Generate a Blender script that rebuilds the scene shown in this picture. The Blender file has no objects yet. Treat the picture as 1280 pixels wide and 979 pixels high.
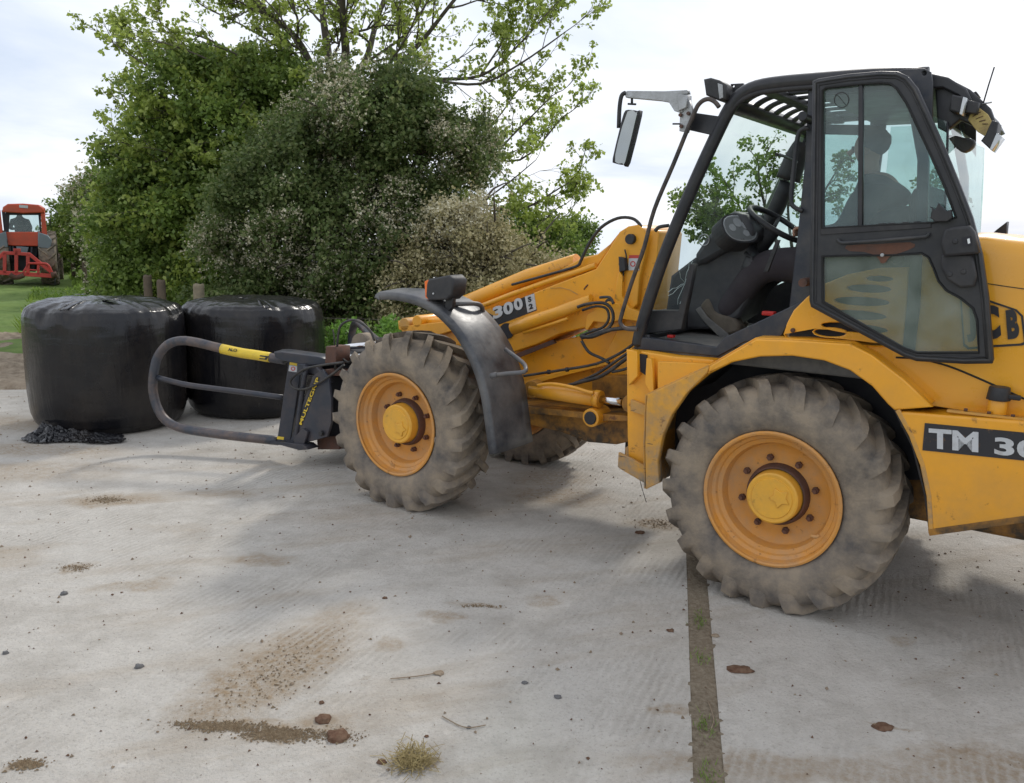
import bpy, bmesh, math, random
import numpy as np
from mathutils import Vector, Matrix, noise as mnoise
R_ = math.radians
random.seed(7); rng = np.random.default_rng(7)
SC = bpy.context.scene
COL = SC.collection

# ------------------------------------------------------------------ camera
F, PITCH, ROLL, H = 1067.6, .1894, .0232, 2.0017
cam = bpy.data.cameras.new('camera'); camo = bpy.data.objects.new('camera', cam); COL.objects.link(camo)
cam.sensor_width = 36; cam.lens = 36 * F / 1280; cam.clip_start = .05; cam.clip_end = 3000
_c, _s = math.cos(PITCH), math.sin(PITCH)
_fw = Vector((0, _c, -_s)); _x0 = Vector((1, 0, 0)); _y0 = Vector((0, _s, _c))
cr, sr = math.cos(ROLL), math.sin(ROLL)
_rx = _x0 * cr + _y0 * sr; _ry = -_x0 * sr + _y0 * cr
_rx = (_x0 * cr - _y0 * sr * -1); _rx = _x0 * cr + _y0 * sr
# image u grows along _x0*cr + down*... (see px_dir); build the matrix from it
def px_dir(px, py):
    du, dv = px - 640, py - 489.5
    u = du * cr + dv * sr; w = -du * sr + dv * cr
    return Vector((u, F * _c - w * _s, -(F * _s + w * _c)))
d0, dx, dy = px_dir(640, 489.5), px_dir(641, 489.5), px_dir(640, 490.5)
_rx = (dx - d0).normalized(); _ry = -(dy - d0).normalized(); _rz = -d0.normalized()
camo.matrix_world = Matrix(((_rx.x, _ry.x, _rz.x, 0), (_rx.y, _ry.y, _rz.y, 0), (_rx.z, _ry.z, _rz.z, H), (0, 0, 0, 1)))
SC.camera = camo
CAMP = Vector((0, 0, H))

# ------------------------------------------------------------------ light
TRAVEL = Vector((-.470, -.890, 0)).normalized()
ELEV = R_(41)
sun = bpy.data.lights.new('sun', 'SUN'); sun.energy = 1.4; sun.angle = R_(7); sun.color = (1, .95, .87)
suno = bpy.data.objects.new('sun', sun); COL.objects.link(suno)
sd = Vector((TRAVEL.x * math.cos(ELEV), TRAVEL.y * math.cos(ELEV), -math.sin(ELEV)))
suno.rotation_euler = sd.to_track_quat('-Z', 'Y').to_euler()
suno.location = (4, 8, 20)
W = bpy.data.worlds.new('World'); SC.world = W; W.use_nodes = True
nt = W.node_tree; nt.nodes.clear()
def wn(t, **k):
    n = nt.nodes.new(t)
    for a, b in k.items(): setattr(n, a, b)
    return n
sky = wn('ShaderNodeTexSky', sky_type='NISHITA', sun_disc=False)
sky.sun_elevation = ELEV; sky.sun_rotation = math.atan2(-TRAVEL.x, -TRAVEL.y)
tc = wn('ShaderNodeTexCoord'); sep = wn('ShaderNodeSeparateXYZ'); nt.links.new(tc.outputs['Generated'], sep.inputs[0])
def wm(op, a, b=None, clamp=False):
    n = wn('ShaderNodeMath', operation=op); n.use_clamp = clamp
    for i, v in enumerate((a, b)):
        if v is None: continue
        if isinstance(v, (int, float)): n.inputs[i].default_value = v
        else: nt.links.new(v, n.inputs[i])
    return n.outputs[0]
zz = wm('ADD', wm('MAXIMUM', sep.outputs[2], 0.0), .16)
cx_ = wm('DIVIDE', sep.outputs[0], zz); cy_ = wm('DIVIDE', sep.outputs[1], zz)
cmb = wn('ShaderNodeCombineXYZ'); nt.links.new(cx_, cmb.inputs[0]); nt.links.new(cy_, cmb.inputs[1])
def wnoise(scale, det, rough, off):
    mp = wn('ShaderNodeMapping'); mp.inputs['Location'].default_value = off; nt.links.new(cmb.outputs[0], mp.inputs[0])
    n = wn('ShaderNodeTexNoise'); n.inputs['Scale'].default_value = scale; n.inputs['Detail'].default_value = det
    n.inputs['Roughness'].default_value = rough; n.inputs['Distortion'].default_value = .3
    nt.links.new(mp.outputs[0], n.inputs['Vector']); return n.outputs['Fac']
def wramp(f, a, b, ca, cb):
    r = wn('ShaderNodeValToRGB'); r.color_ramp.elements[0].position = a; r.color_ramp.elements[1].position = b
    r.color_ramp.elements[0].color = ca; r.color_ramp.elements[1].color = cb; nt.links.new(f, r.inputs[0]); return r.outputs[0]
def wmix(f, a, b):
    m = wn('ShaderNodeMix', data_type='RGBA'); 
    if isinstance(f, (int, float)): m.inputs[0].default_value = f
    else: nt.links.new(f, m.inputs[0])
    for i, v in ((6, a), (7, b)):
        if isinstance(v, tuple): m.inputs[i].default_value = v
        else: nt.links.new(v, m.inputs[i])
    return m.outputs[2]
n1 = wnoise(.42, 6, .55, (3.1, 1.2, 0)); n2 = wnoise(.75, 7, .55, (1.9, 5.2, 2))
cloudcol = wramp(n2, .34, .62, (5.7, 6.5, 8.0, 1), (9.3, 9.5, 9.9, 1))
thin = wramp(wm('ADD', wm('MULTIPLY', n1, .7), wm('MULTIPLY', n2, .3)), .36, .56, (.78,) * 3 + (1,), (1, 1, 1, 1))
base = wmix(thin, sky.outputs[0], cloudcol)
# the brighter part of the overcast lies high, around the sun
glow = wm('POWER', wm('MAXIMUM', wm('ADD', wm('ADD', wm('MULTIPLY', sep.outputs[0], -sd.x), wm('MULTIPLY', sep.outputs[1], -sd.y)), wm('MULTIPLY', sep.outputs[2], -sd.z)), 0), 5.0)
gn = wm('MULTIPLY', glow, .5, True)
base = wmix(gn, base, (11.5, 11.4, 11.2, 1))
bg = wn('ShaderNodeBackground'); bg.inputs[1].default_value = .095; nt.links.new(base, bg.inputs[0])
wo = wn('ShaderNodeOutputWorld'); nt.links.new(bg.outputs[0], wo.inputs[0])
SC.view_settings.view_transform = 'Standard'; SC.view_settings.look = 'None'
SC.view_settings.exposure = .36; SC.view_settings.gamma = 1
SC.cycles.transparent_max_bounces = 16; SC.cycles.max_bounces = 6

# ------------------------------------------------------------------ frames
TH = 0.6052
def frame(x, y, th, z=0):
    return Matrix(((-math.cos(th), -math.sin(th), 0, x), (math.sin(th), -math.cos(th), 0, y), (0, 0, 1, z), (0, 0, 0, 1)))
MF = frame(1.3829, 4.3594, TH)                 # loader: x forward, y to its left (0 = outer face of left wheels), z up
CUR = [MF]
def tr(px, py, y=0.0):                          # pixel -> (x, z) on the upright plane y of the current frame
    M = CUR[0]; n = M.to_3x3() @ Vector((0, 1, 0)); o = M @ Vector((0, y, 0))
    d = px_dir(px, py); k = n.dot(o - CAMP) / n.dot(d)
    q = M.inverted() @ (CAMP + d * k); return (q.x, q.z)
def t3(px, py, y=0.0):
    a = tr(px, py, y); return (a[0], y, a[1])
def gp(px, py, z=0.0):                          # pixel -> world point on the ground
    d = px_dir(px, py); k = (z - H) / d.z; return CAMP + d * k

# ------------------------------------------------------------------ materials
def mat(name, base, rough=.5, metal=0., dirt=None, damt=.0, dscale=6., var=.12, bump=0., bscale=40., low=None, coat=0., spec=.5, scr=0., thr=.5, rust=0.):
    m = bpy.data.materials.new(name); m.use_nodes = True; t = m.node_tree; b = t.nodes['Principled BSDF']
    L = t.links.new
    def N(ty, **k):
        n = t.nodes.new(ty)
        for a, v in k.items(): setattr(n, a, v)
        return n
    co = N('ShaderNodeTexCoord').outputs['Object']
    def noi(s, d=5, r=.6):
        n = N('ShaderNodeTexNoise'); n.inputs['Scale'].default_value = s; n.inputs['Detail'].default_value = d; n.inputs['Roughness'].default_value = r
        L(co, n.inputs['Vector']); return n.outputs['Fac']
    def rmp(f, a, c, lo=0., hi=1.):
        n = N('ShaderNodeMapRange'); n.inputs[1].default_value = a; n.inputs[2].default_value = c; n.inputs[3].default_value = lo; n.inputs[4].default_value = hi
        L(f, n.inputs[0]); return n.outputs[0]
    def mx(f, a, c, bt='MIX'):
        n = N('ShaderNodeMix', data_type='RGBA', blend_type=bt)
        if isinstance(f, float): n.inputs[0].default_value = f
        else: L(f, n.inputs[0])
        for i, v in ((6, a), (7, c)):
            if isinstance(v, tuple): n.inputs[i].default_value = v
            else: L(v, n.inputs[i])
        return n.outputs[2]
    def mm(op, a, c):
        n = N('ShaderNodeMath', operation=op); n.use_clamp = True
        for i, v in enumerate((a, c)):
            if isinstance(v, (int, float)): n.inputs[i].default_value = v
            else: L(v, n.inputs[i])
        return n.outputs[0]
    B4 = tuple(base) + (1,)
    hi = tuple(min(1, c * (1 + var)) for c in base) + (1,); lo = tuple(c * (1 - var) for c in base) + (1,)
    col = mx(rmp(noi(2.3), .3, .7), lo, hi)
    dm = None
    if dirt:
        dm = mm('MULTIPLY', rmp(noi(dscale, 8, .68), thr - .1, thr + .18), damt)
        if low:
            sp = N('ShaderNodeSeparateXYZ'); L(co, sp.inputs[0])
            dm = mm('ADD', dm, mm('MULTIPLY', rmp(sp.outputs[2], low[1], low[0]), rmp(noi(9, 8, .7), .3, .62, 0., low[2])))
        col = mx(dm, col, tuple(dirt) + (1,))
    if scr:
        mp = N('ShaderNodeMapping'); mp.inputs['Scale'].default_value = (5, 5, 42); mp.inputs['Rotation'].default_value = (0, .5, 0); L(co, mp.inputs[0])
        n = N('ShaderNodeTexNoise'); n.inputs['Scale'].default_value = 2.; n.inputs['Detail'].default_value = 6; L(mp.outputs[0], n.inputs['Vector'])
        col = mx(mm('MULTIPLY', rmp(n.outputs['Fac'], .66, .70), scr), col, (.06, .05, .045, 1))
    if rust:
        rm = mm('MULTIPLY', rmp(noi(13, 9, .72), .6, .66), rust)
        col = mx(rm, col, (.10, .035, .015, 1))
    L(col, b.inputs['Base Color'])
    b.inputs['Metallic'].default_value = metal
    L(rmp(noi(7, 6), .3, .7, max(.03, rough - .1), min(1, rough + .12)), b.inputs['Roughness'])
    b.inputs['Coat Weight'].default_value = coat; b.inputs['Specular IOR Level'].default_value = spec
    if bump:
        bn = N('ShaderNodeBump'); bn.inputs['Strength'].default_value = 1.; bn.inputs['Distance'].default_value = bump
        L(noi(bscale, 6, .6), bn.inputs['Height']); L(bn.outputs[0], b.inputs['Normal'])
    m['_'] = 0
    return m
def glass(name, tint, refl=1.0, dirt=.06):
    m = bpy.data.materials.new(name); m.use_nodes = True; t = m.node_tree; t.nodes.clear(); L = t.links.new
    o = t.nodes.new('ShaderNodeOutputMaterial'); tb = t.nodes.new('ShaderNodeBsdfTransparent'); tb.inputs[0].default_value = tuple(tint) + (1,)
    g = t.nodes.new('ShaderNodeBsdfGlossy'); g.inputs['Roughness'].default_value = .03; g.inputs[0].default_value = (.9, .95, .95, 1)
    f0 = t.nodes.new('ShaderNodeLayerWeight'); f0.inputs[0].default_value = .5; fp = t.nodes.new('ShaderNodeMath'); fp.operation = 'POWER'; fp.inputs[1].default_value = 4.5; L(f0.outputs['Facing'], fp.inputs[0]); f = t.nodes.new('ShaderNodeMath'); f.operation = 'MULTIPLY_ADD'; f.inputs[1].default_value = .8; f.inputs[2].default_value = .045; L(fp.outputs[0], f.inputs[0])
    mu = t.nodes.new('ShaderNodeMath'); mu.operation = 'MULTIPLY'; mu.inputs[1].default_value = refl; L(f.outputs[0], mu.inputs[0])
    mx = t.nodes.new('ShaderNodeMixShader'); L(mu.outputs[0], mx.inputs[0]); L(tb.outputs[0], mx.inputs[1]); L(g.outputs[0], mx.inputs[2])
    df = t.nodes.new('ShaderNodeBsdfDiffuse'); df.inputs[0].default_value = (.42, .47, .44, 1)
    co = t.nodes.new('ShaderNodeTexCoord'); n = t.nodes.new('ShaderNodeTexNoise'); n.inputs['Scale'].default_value = 5; n.inputs['Detail'].default_value = 8; L(co.outputs['Object'], n.inputs[0])
    mr = t.nodes.new('ShaderNodeMapRange'); mr.inputs[1].default_value = .3; mr.inputs[2].default_value = .75; mr.inputs[3].default_value = dirt * .4; mr.inputs[4].default_value = dirt * 1.8; L(n.outputs['Fac'], mr.inputs[0])
    m2 = t.nodes.new('ShaderNodeMixShader'); L(mr.outputs[0], m2.inputs[0]); L(mx.outputs[0], m2.inputs[1]); L(df.outputs[0], m2.inputs[2])
    L(m2.outputs[0], o.inputs[0]); return m
DUST = (.33, .28, .21)
YEL = (.84, .37, .015)
M = {}
M['yellow'] = mat('yellow_paint', YEL, .38, dirt=(.30, .2, .09), damt=.22, dscale=3.5, var=.06, coat=.25, low=(.55, 1.05, .35), rust=.5, thr=.5)
M['yellow_clean'] = mat('yellow_bonnet_paint', (.85, .39, .018), .3, dirt=(.4, .27, .12), damt=.12, dscale=2.5, var=.05, coat=.4)
M['yellow_worn'] = mat('scuffed_yellow_paint', (.66, .32, .035), .5, dirt=(.22, .19, .15), damt=.6, dscale=9, var=.12, scr=.85, rust=.7, low=(.4, .95, .7))
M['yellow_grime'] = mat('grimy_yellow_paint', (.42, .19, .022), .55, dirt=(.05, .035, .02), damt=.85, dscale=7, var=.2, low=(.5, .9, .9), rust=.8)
M['rim'] = mat('rim_paint', (.66, .29, .05), .55, dirt=(.42, .26, .14), damt=.75, dscale=5, var=.1, rust=.55, bump=.002, bscale=30)
M['hub'] = mat('hub_paint', (.78, .40, .04), .45, dirt=(.4, .25, .08), damt=.3, dscale=12, var=.08, rust=.3)
M['tyre'] = mat('dusty_tyre_rubber', (.115, .105, .098), .82, dirt=(.33, .265, .19), damt=.85, dscale=4.5, var=.3, bump=.004, bscale=55, thr=.44, spec=.25)
M['tyre_dark'] = mat('tyre_lettering_rubber', (.21, .19, .16), .9, dirt=DUST, damt=.4, var=.2)
M['black'] = mat('black_cab_steel', (.016, .017, .022), .4, dirt=(.10, .09, .08), damt=.25, dscale=8, var=.2, spec=.5)
M['sill'] = mat('blue_black_sill', (.022, .027, .04), .42, dirt=(.14, .12, .1), damt=.35, dscale=9, var=.2, scr=.2)
M['doorgrey'] = mat('door_panel_grey', (.022, .024, .028), .5, dirt=(.13, .115, .1), damt=.35, dscale=5, var=.2, bump=.002, bscale=90)
M['plastic'] = mat('black_plastic', (.02, .02, .023), .55, dirt=(.12, .11, .1), damt=.2, dscale=10, var=.2, bump=.001, bscale=200)
M['dash'] = mat('grey_dash_plastic', (.035, .036, .042), .55, dirt=(.12, .11, .1), damt=.3, dscale=6, var=.2, bump=.001, bscale=200)
M['fender'] = mat('black_mudguard_steel', (.030, .034, .042), .42, dirt=(.17, .165, .16), damt=.75, dscale=3.5, var=.25, scr=.4, thr=.46, bump=.003, bscale=7)
M['rubber'] = mat('hose_rubber', (.018, .018, .019), .55, dirt=(.14, .12, .1), damt=.4, dscale=14)
M['railsteel'] = mat('worn_rail_steel', (.03, .028, .03), .5, dirt=(.17, .12, .09), damt=.6, dscale=12)
M['greysteel'] = mat('grey_worn_steel', (.11, .11, .115), .45, metal=.2, dirt=(.2, .17, .14), damt=.5, dscale=12)
M['chrome'] = mat('chromed_rod', (.75, .75, .76), .14, metal=1., var=.03)
M['alu'] = mat('bare_aluminium', (.42, .43, .44), .45, metal=.55, dirt=(.2, .19, .18), damt=.5, dscale=18, var=.15, bump=.002, bscale=60)
M['rust'] = mat('rusty_steel', (.12, .055, .035), .8, dirt=(.06, .045, .04), damt=.7, dscale=12, var=.3, bump=.003, bscale=60)
M['grab'] = mat('grab_blue_black_paint', (.028, .034, .048), .38, dirt=(.16, .11, .085), damt=.28, dscale=6, var=.2, scr=.3)
M['grabworn'] = mat('grab_worn_tube', (.050, .056, .070), .42, metal=.2, dirt=(.22, .15, .11), damt=.75, dscale=6, var=.25, thr=.51, scr=.3)
M['decal'] = mat('decal_yellow', (.78, .55, .04), .4, dirt=(.3, .22, .08), damt=.3, dscale=20)
M['decalblack'] = mat('decal_black', (.022, .021, .025), .45, dirt=(.5, .24, .04), damt=.9, dscale=22, thr=.68)
M['decalwhite'] = mat('decal_white', (.52, .53, .54), .5, dirt=(.25, .2, .17), damt=.5, dscale=20, thr=.6)
M['decalink'] = mat('decal_ink', (.02, .02, .025), .5)
M['red'] = mat('red_plastic', (.55, .02, .015), .4)
M['redlab'] = mat('label_red', (.5, .05, .04), .5)
M['orange'] = mat('amber_lens', (.85, .16, .02), .25, coat=.5)
M['lens'] = mat('lamp_lens', (.5, .52, .53), .15, metal=.4)
M['mirror'] = mat('mirror_glass', (.36, .38, .37), .05, metal=1., dirt=(.3, .3, .27), damt=.5, var=.02)
M['plate'] = mat('dirty_number_plate', (.55, .42, .14), .6, dirt=(.30, .2, .1), damt=.8, dscale=26)
M['gasket'] = mat('seal_line', (.01, .01, .01), .7)
M['dial'] = mat('dial_face', (.16, .17, .17), .3, var=.2)
M['glass'] = glass('cab_glass', (.80, .89, .87), 1.0, .05)
M['doorglass'] = glass('door_glass', (.70, .82, .82), 1.0, .10)
M['lowglass'] = glass('lower_door_glass', (.74, .80, .78), .8, .20)
M['floor'] = mat('worn_cab_floor', (.12, .115, .11), .6, dirt=(.25, .22, .19), damt=.6, dscale=9, bump=.002, bscale=40)
M['trouser'] = mat('dark_trouser_cloth', (.042, .034, .040), .9, dirt=(.07, .06, .06), damt=.4, dscale=6, bump=.004, bscale=14)
M['jacket'] = mat('dark_jacket_cloth', (.022, .03, .036), .9, var=.2, bump=.004, bscale=14)
M['boot'] = mat('brown_boot_leather', (.10, .08, .06), .8, dirt=(.16, .13, .1), damt=.7, dscale=14)
M['skin'] = mat('skin', (.42, .23, .16), .6)
M['hair'] = mat('hair', (.03, .02, .015), .9)
M['cloth_seat'] = mat('seat_cloth', (.03, .03, .032), .95)
M['tred'] = mat('tractor_red', (.55, .075, .03), .45, dirt=(.2, .08, .05), damt=.4, dscale=4)
M['tred2'] = mat('implement_red', (.56, .05, .04), .5, dirt=(.2, .06, .05), damt=.4, dscale=4)
M['tgrey'] = mat('tractor_grey', (.16, .19, .21), .6)
M['tdark'] = mat('tractor_dark', (.02, .02, .025), .7)
M['wood'] = mat('weathered_post_wood', (.24, .20, .13), .85, dirt=(.08, .07, .05), damt=.6, dscale=8, bump=.005, bscale=30)
M['wooddark'] = mat('old_post_wood', (.12, .09, .06), .9, dirt=(.05, .04, .03), damt=.6, dscale=8)
M['rope'] = mat('wire', (.12, .1, .09), .7)

# ------------------------------------------------------------------ mesh helpers
def link(name, me, parent=None, m=None, loc=(0, 0, 0), rot=(0, 0, 0)):
    o = bpy.data.objects.new(name, me); COL.objects.link(o)
    o.location = loc; o.rotation_euler = rot
    if parent is not None: o.parent = parent
    if m is not None and me is not None and len(me.materials) == 0: me.materials.append(M[m] if isinstance(m, str) else m)
    return o
def mesh(name, vs, fs, smooth=False):
    me = bpy.data.meshes.new(name); me.from_pydata([tuple(v) for v in vs], [], fs); me.update()
    if smooth: me.shade_smooth()
    return me
def frombm(name, bm, smooth=False):
    bmesh.ops.recalc_face_normals(bm, faces=bm.faces)
    me = bpy.data.meshes.new(name); bm.to_mesh(me); bm.free()
    if smooth: me.shade_smooth()
    return me
def soften(o, w=.006, seg=2, ang=35):
    b = o.modifiers.new('edge', 'BEVEL'); b.width = w; b.segments = seg; b.limit_method = 'ANGLE'; b.angle_limit = R_(ang)
    return o
def tag(o, label=None, cat=None, group=None, kind=None):
    if label: o['label'] = label
    if cat: o['category'] = cat
    if group: o['group'] = group
    if kind: o['kind'] = kind
    return o
def empty(name, Mx, label, cat, group=None):
    o = bpy.data.objects.new(name, None); COL.objects.link(o); o.matrix_world = Mx; o.empty_display_size = .3
    return tag(o, label, cat, group)
def smoothpts(pts, n=5, closed=False):
    P = [Vector(p) for p in pts]; out = []; k = len(P)
    rngk = range(k if closed else k - 1)
    for i in rngk:
        p0 = P[(i - 1) % k] if (closed or i > 0) else P[0]; p1 = P[i]; p2 = P[(i + 1) % k]; p3 = P[(i + 2) % k] if (closed or i + 2 < k) else P[-1]
        for j in range(n):
            t = j / n
            out.append(.5 * ((2 * p1) + (-p0 + p2) * t + (2 * p0 - 5 * p1 + 4 * p2 - p3) * t * t + (-p0 + 3 * p1 - 3 * p2 + p3) * t ** 3))
    if not closed: out.append(P[-1])
    return out
def tubebm(bm, pts, r, seg=10, closed=False, sm=4, sec=None):
    P = smoothpts(pts, sm, closed) if sm > 1 else [Vector(p) for p in pts]
    n = len(P); rings = []; up = None
    for i in range(n):
        a = P[(i - 1) % n] if (closed or i > 0) else P[0]; b = P[(i + 1) % n] if (closed or i < n - 1) else P[-1]
        t = (b - a)
        t = t.normalized() if t.length > 1e-9 else Vector((1, 0, 0))
        if up is None:
            up = Vector((0, 1, 0)) if abs(t.y) < .9 else Vector((0, 0, 1))
        s = t.cross(up)
        if s.length < 1e-6: s = t.orthogonal()
        s.normalize(); up = s.cross(t).normalized()
        rr = r[min(i * (len(r) - 1) // max(1, n - 1), len(r) - 1)] if isinstance(r, (list, tuple)) else r
        if isinstance(r, (list, tuple)):
            f = i * (len(r) - 1) / max(1, n - 1); j = min(int(f), len(r) - 2); rr = r[j] * (1 - (f - j)) + r[j + 1] * (f - j)
        ring = []
        for k in range(seg):
            an = 2 * math.pi * (k + .5) / seg
            if sec: c, d = sec[k]; ring.append(bm.verts.new(P[i] + s * c + up * d))
            else: ring.append(bm.verts.new(P[i] + s * math.cos(an) * rr + up * math.sin(an) * rr))
        rings.append(ring)
    for i in range(n if closed else n - 1):
        A, B = rings[i], rings[(i + 1) % n]
        for k in range(seg): bm.faces.new((A[k], A[(k + 1) % seg], B[(k + 1) % seg], B[k]))
    if not closed: bm.faces.new(rings[0][::-1]); bm.faces.new(rings[-1])
def tube(name, pts, r, m, parent=None, seg=10, closed=False, sm=4, smooth=True):
    bm = bmesh.new(); tubebm(bm, pts, r, seg, closed, sm)
    me = frombm(name, bm, False)
    if smooth:
        me.polygons.foreach_set('use_smooth', [len(p.vertices) == 4 for p in me.polygons])
    return link(name, me, parent, m)
def pt(pts, y=0.0):                             # list of (px,py[,y]) -> 3d local
    return [t3(p[0], p[1], p[2] if len(p) > 2 else y) for p in pts]
def boxbm(bm, lo, hi, mx=None):
    vs = [bm.verts.new((x, y, z)) for x in (lo[0], hi[0]) for y in (lo[1], hi[1]) for z in (lo[2], hi[2])]
    if mx is not None:
        for v in vs: v.co = mx @ v.co
    for f in ((0, 1, 3, 2), (4, 6, 7, 5), (0, 4, 5, 1), (2, 3, 7, 6), (0, 2, 6, 4), (1, 5, 7, 3)): bm.faces.new([vs[i] for i in f])
def box(name, lo, hi, m, parent=None, bev=.006, mx=None):
    bm = bmesh.new(); boxbm(bm, lo, hi, mx); o = link(name, frombm(name, bm), parent, m)
    return soften(o, bev) if bev else o
def cylbm(bm, a, b, r, seg=24, r2=None):
    a, b = Vector(a), Vector(b); t = (b - a).normalized(); s = t.orthogonal().normalized(); u = t.cross(s); r2 = r if r2 is None else r2
    A = [bm.verts.new(a + (s * math.cos(2 * math.pi * k / seg) + u * math.sin(2 * math.pi * k / seg)) * r) for k in range(seg)]
    B = [bm.verts.new(b + (s * math.cos(2 * math.pi * k / seg) + u * math.sin(2 * math.pi * k / seg)) * r2) for k in range(seg)]
    for k in range(seg): bm.faces.new((A[k], A[(k + 1) % seg], B[(k + 1) % seg], B[k]))
    bm.faces.new(A[::-1]); bm.faces.new(B)
def cyl(name, a, b, r, m, parent=None, seg=24, r2=None, bev=.004):
    bm = bmesh.new(); cylbm(bm, a, b, r, seg, r2); o = link(name, frombm(name, bm), parent, m)
    o.data.polygons.foreach_set('use_smooth', [len(p.vertices) == 4 for p in o.data.polygons])
    return soften(o, bev) if bev else o
def curve_mesh(name, loops, th, bev=0.):
    cu = bpy.data.curves.new(name, 'CURVE'); cu.dimensions = '2D'; cu.fill_mode = 'BOTH'; cu.extrude = th / 2 - bev if bev else th / 2
    if bev: cu.bevel_depth = bev; cu.offset = -bev; cu.bevel_resolution = 1
    for lp in loops:
        s = cu.splines.new('POLY'); s.points.add(len(lp) - 1); s.use_cyclic_u = True
        for q, p in zip(s.points, lp): q.co = (p[0], p[1], 0, 1)
    o = bpy.data.objects.new(name, cu); COL.objects.link(o)
    dg = bpy.context.evaluated_depsgraph_get(); dg.update()
    me = bpy.data.meshes.new_from_object(o.evaluated_get(dg))
    bpy.data.objects.remove(o); bpy.data.curves.remove(cu)
    return me
def plate(name, loops, y0, y1, m, parent=None, raw=False, bev=.004, smooth=0, holes=()):
    """outline traced on plane y0 (loops[px,py]) and extruded to y1; raw=True: loops are local (x,z)"""
    L = [loops] + list(holes)
    L2 = []
    for lp in L:
        q = [tuple(p) for p in lp] if raw else [tr(p[0], p[1], y0) for p in lp]
        if smooth: q = [(v.x, v.y) for v in smoothpts([(a, b, 0) for a, b in q], smooth, True)]
        L2.append(q)
    th = abs(y1 - y0)
    me = curve_mesh(name, L2, th, min(bev, th * .3))
    n = len(me.vertices); co = np.empty(n * 3, 'f'); me.vertices.foreach_get('co', co); co = co.reshape(-1, 3)
    new = np.stack([co[:, 0], -co[:, 2] + (y0 + y1) / 2, co[:, 1]], 1).astype('f')   # x->x, y->z
    me.vertices.foreach_set('co', new.ravel()); me.update()
    return link(name, me, parent, m)
def ell(cx, cy, a, b, n=20, rot=0., e=2.0):
    o = []
    for k in range(n):
        t = 2 * math.pi * k / n; c, s = math.cos(t), math.sin(t)
        x = a * math.copysign(abs(c) ** (2 / e), c); y = b * math.copysign(abs(s) ** (2 / e), s)
        o.append((cx + x * math.cos(rot) - y * math.sin(rot), cy + x * math.sin(rot) + y * math.cos(rot)))
    return o
def text(name, body, A, B, C, y, m, parent=None, th=.003, bold=.0, spacing=1.):
    """text block filling the parallelogram A (lower left), B (lower right), C (upper left), given as local (x,z) on plane y"""
    cu = bpy.data.curves.new(name, 'FONT'); cu.body = body; cu.size = 1; cu.extrude = .01; cu.offset = bold; cu.space_character = spacing; cu.resolution_u = 4
    o = bpy.data.objects.new(name, cu); COL.objects.link(o)
    dg = bpy.context.evaluated_depsgraph_get(); dg.update(); me = bpy.data.meshes.new_from_object(o.evaluated_get(dg))
    bpy.data.objects.remove(o); bpy.data.curves.remove(cu)
    n = len(me.vertices); co = np.empty(n * 3, 'f'); me.vertices.foreach_get('co', co); co = co.reshape(-1, 3)
    lo, hi = co.min(0), co.max(0); u = (co[:, 0] - lo[0]) / (hi[0] - lo[0]); v = (co[:, 1] - lo[1]) / (hi[1] - lo[1]); w = (co[:, 2] - lo[2]) / (hi[2] - lo[2])
    x = A[0] + (B[0] - A[0]) * u + (C[0] - A[0]) * v; z = A[1] + (B[1] - A[1]) * u + (C[1] - A[1]) * v
    me.vertices.foreach_set('co', np.stack([x, y + th * w, z], 1).astype('f').ravel()); me.update()
    return link(name, me, parent, m)
def skin(name, joints, edges, m, parent=None, sub=2):
    me = bpy.data.meshes.new(name); me.from_pydata([j[:3] for j in joints], edges, []); me.update()
    o = link(name, me, parent, m)
    s = o.modifiers.new('skin', 'SKIN'); s.use_smooth_shade = True
    for i, j in enumerate(joints):
        r = j[3]; o.data.skin_vertices[0].data[i].radius = (r, r) if not isinstance(r, tuple) else r
    o.data.skin_vertices[0].data[0].use_root = True
    u = o.modifiers.new('sub', 'SUBSURF'); u.levels = sub; u.render_levels = sub
    return o

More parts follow.
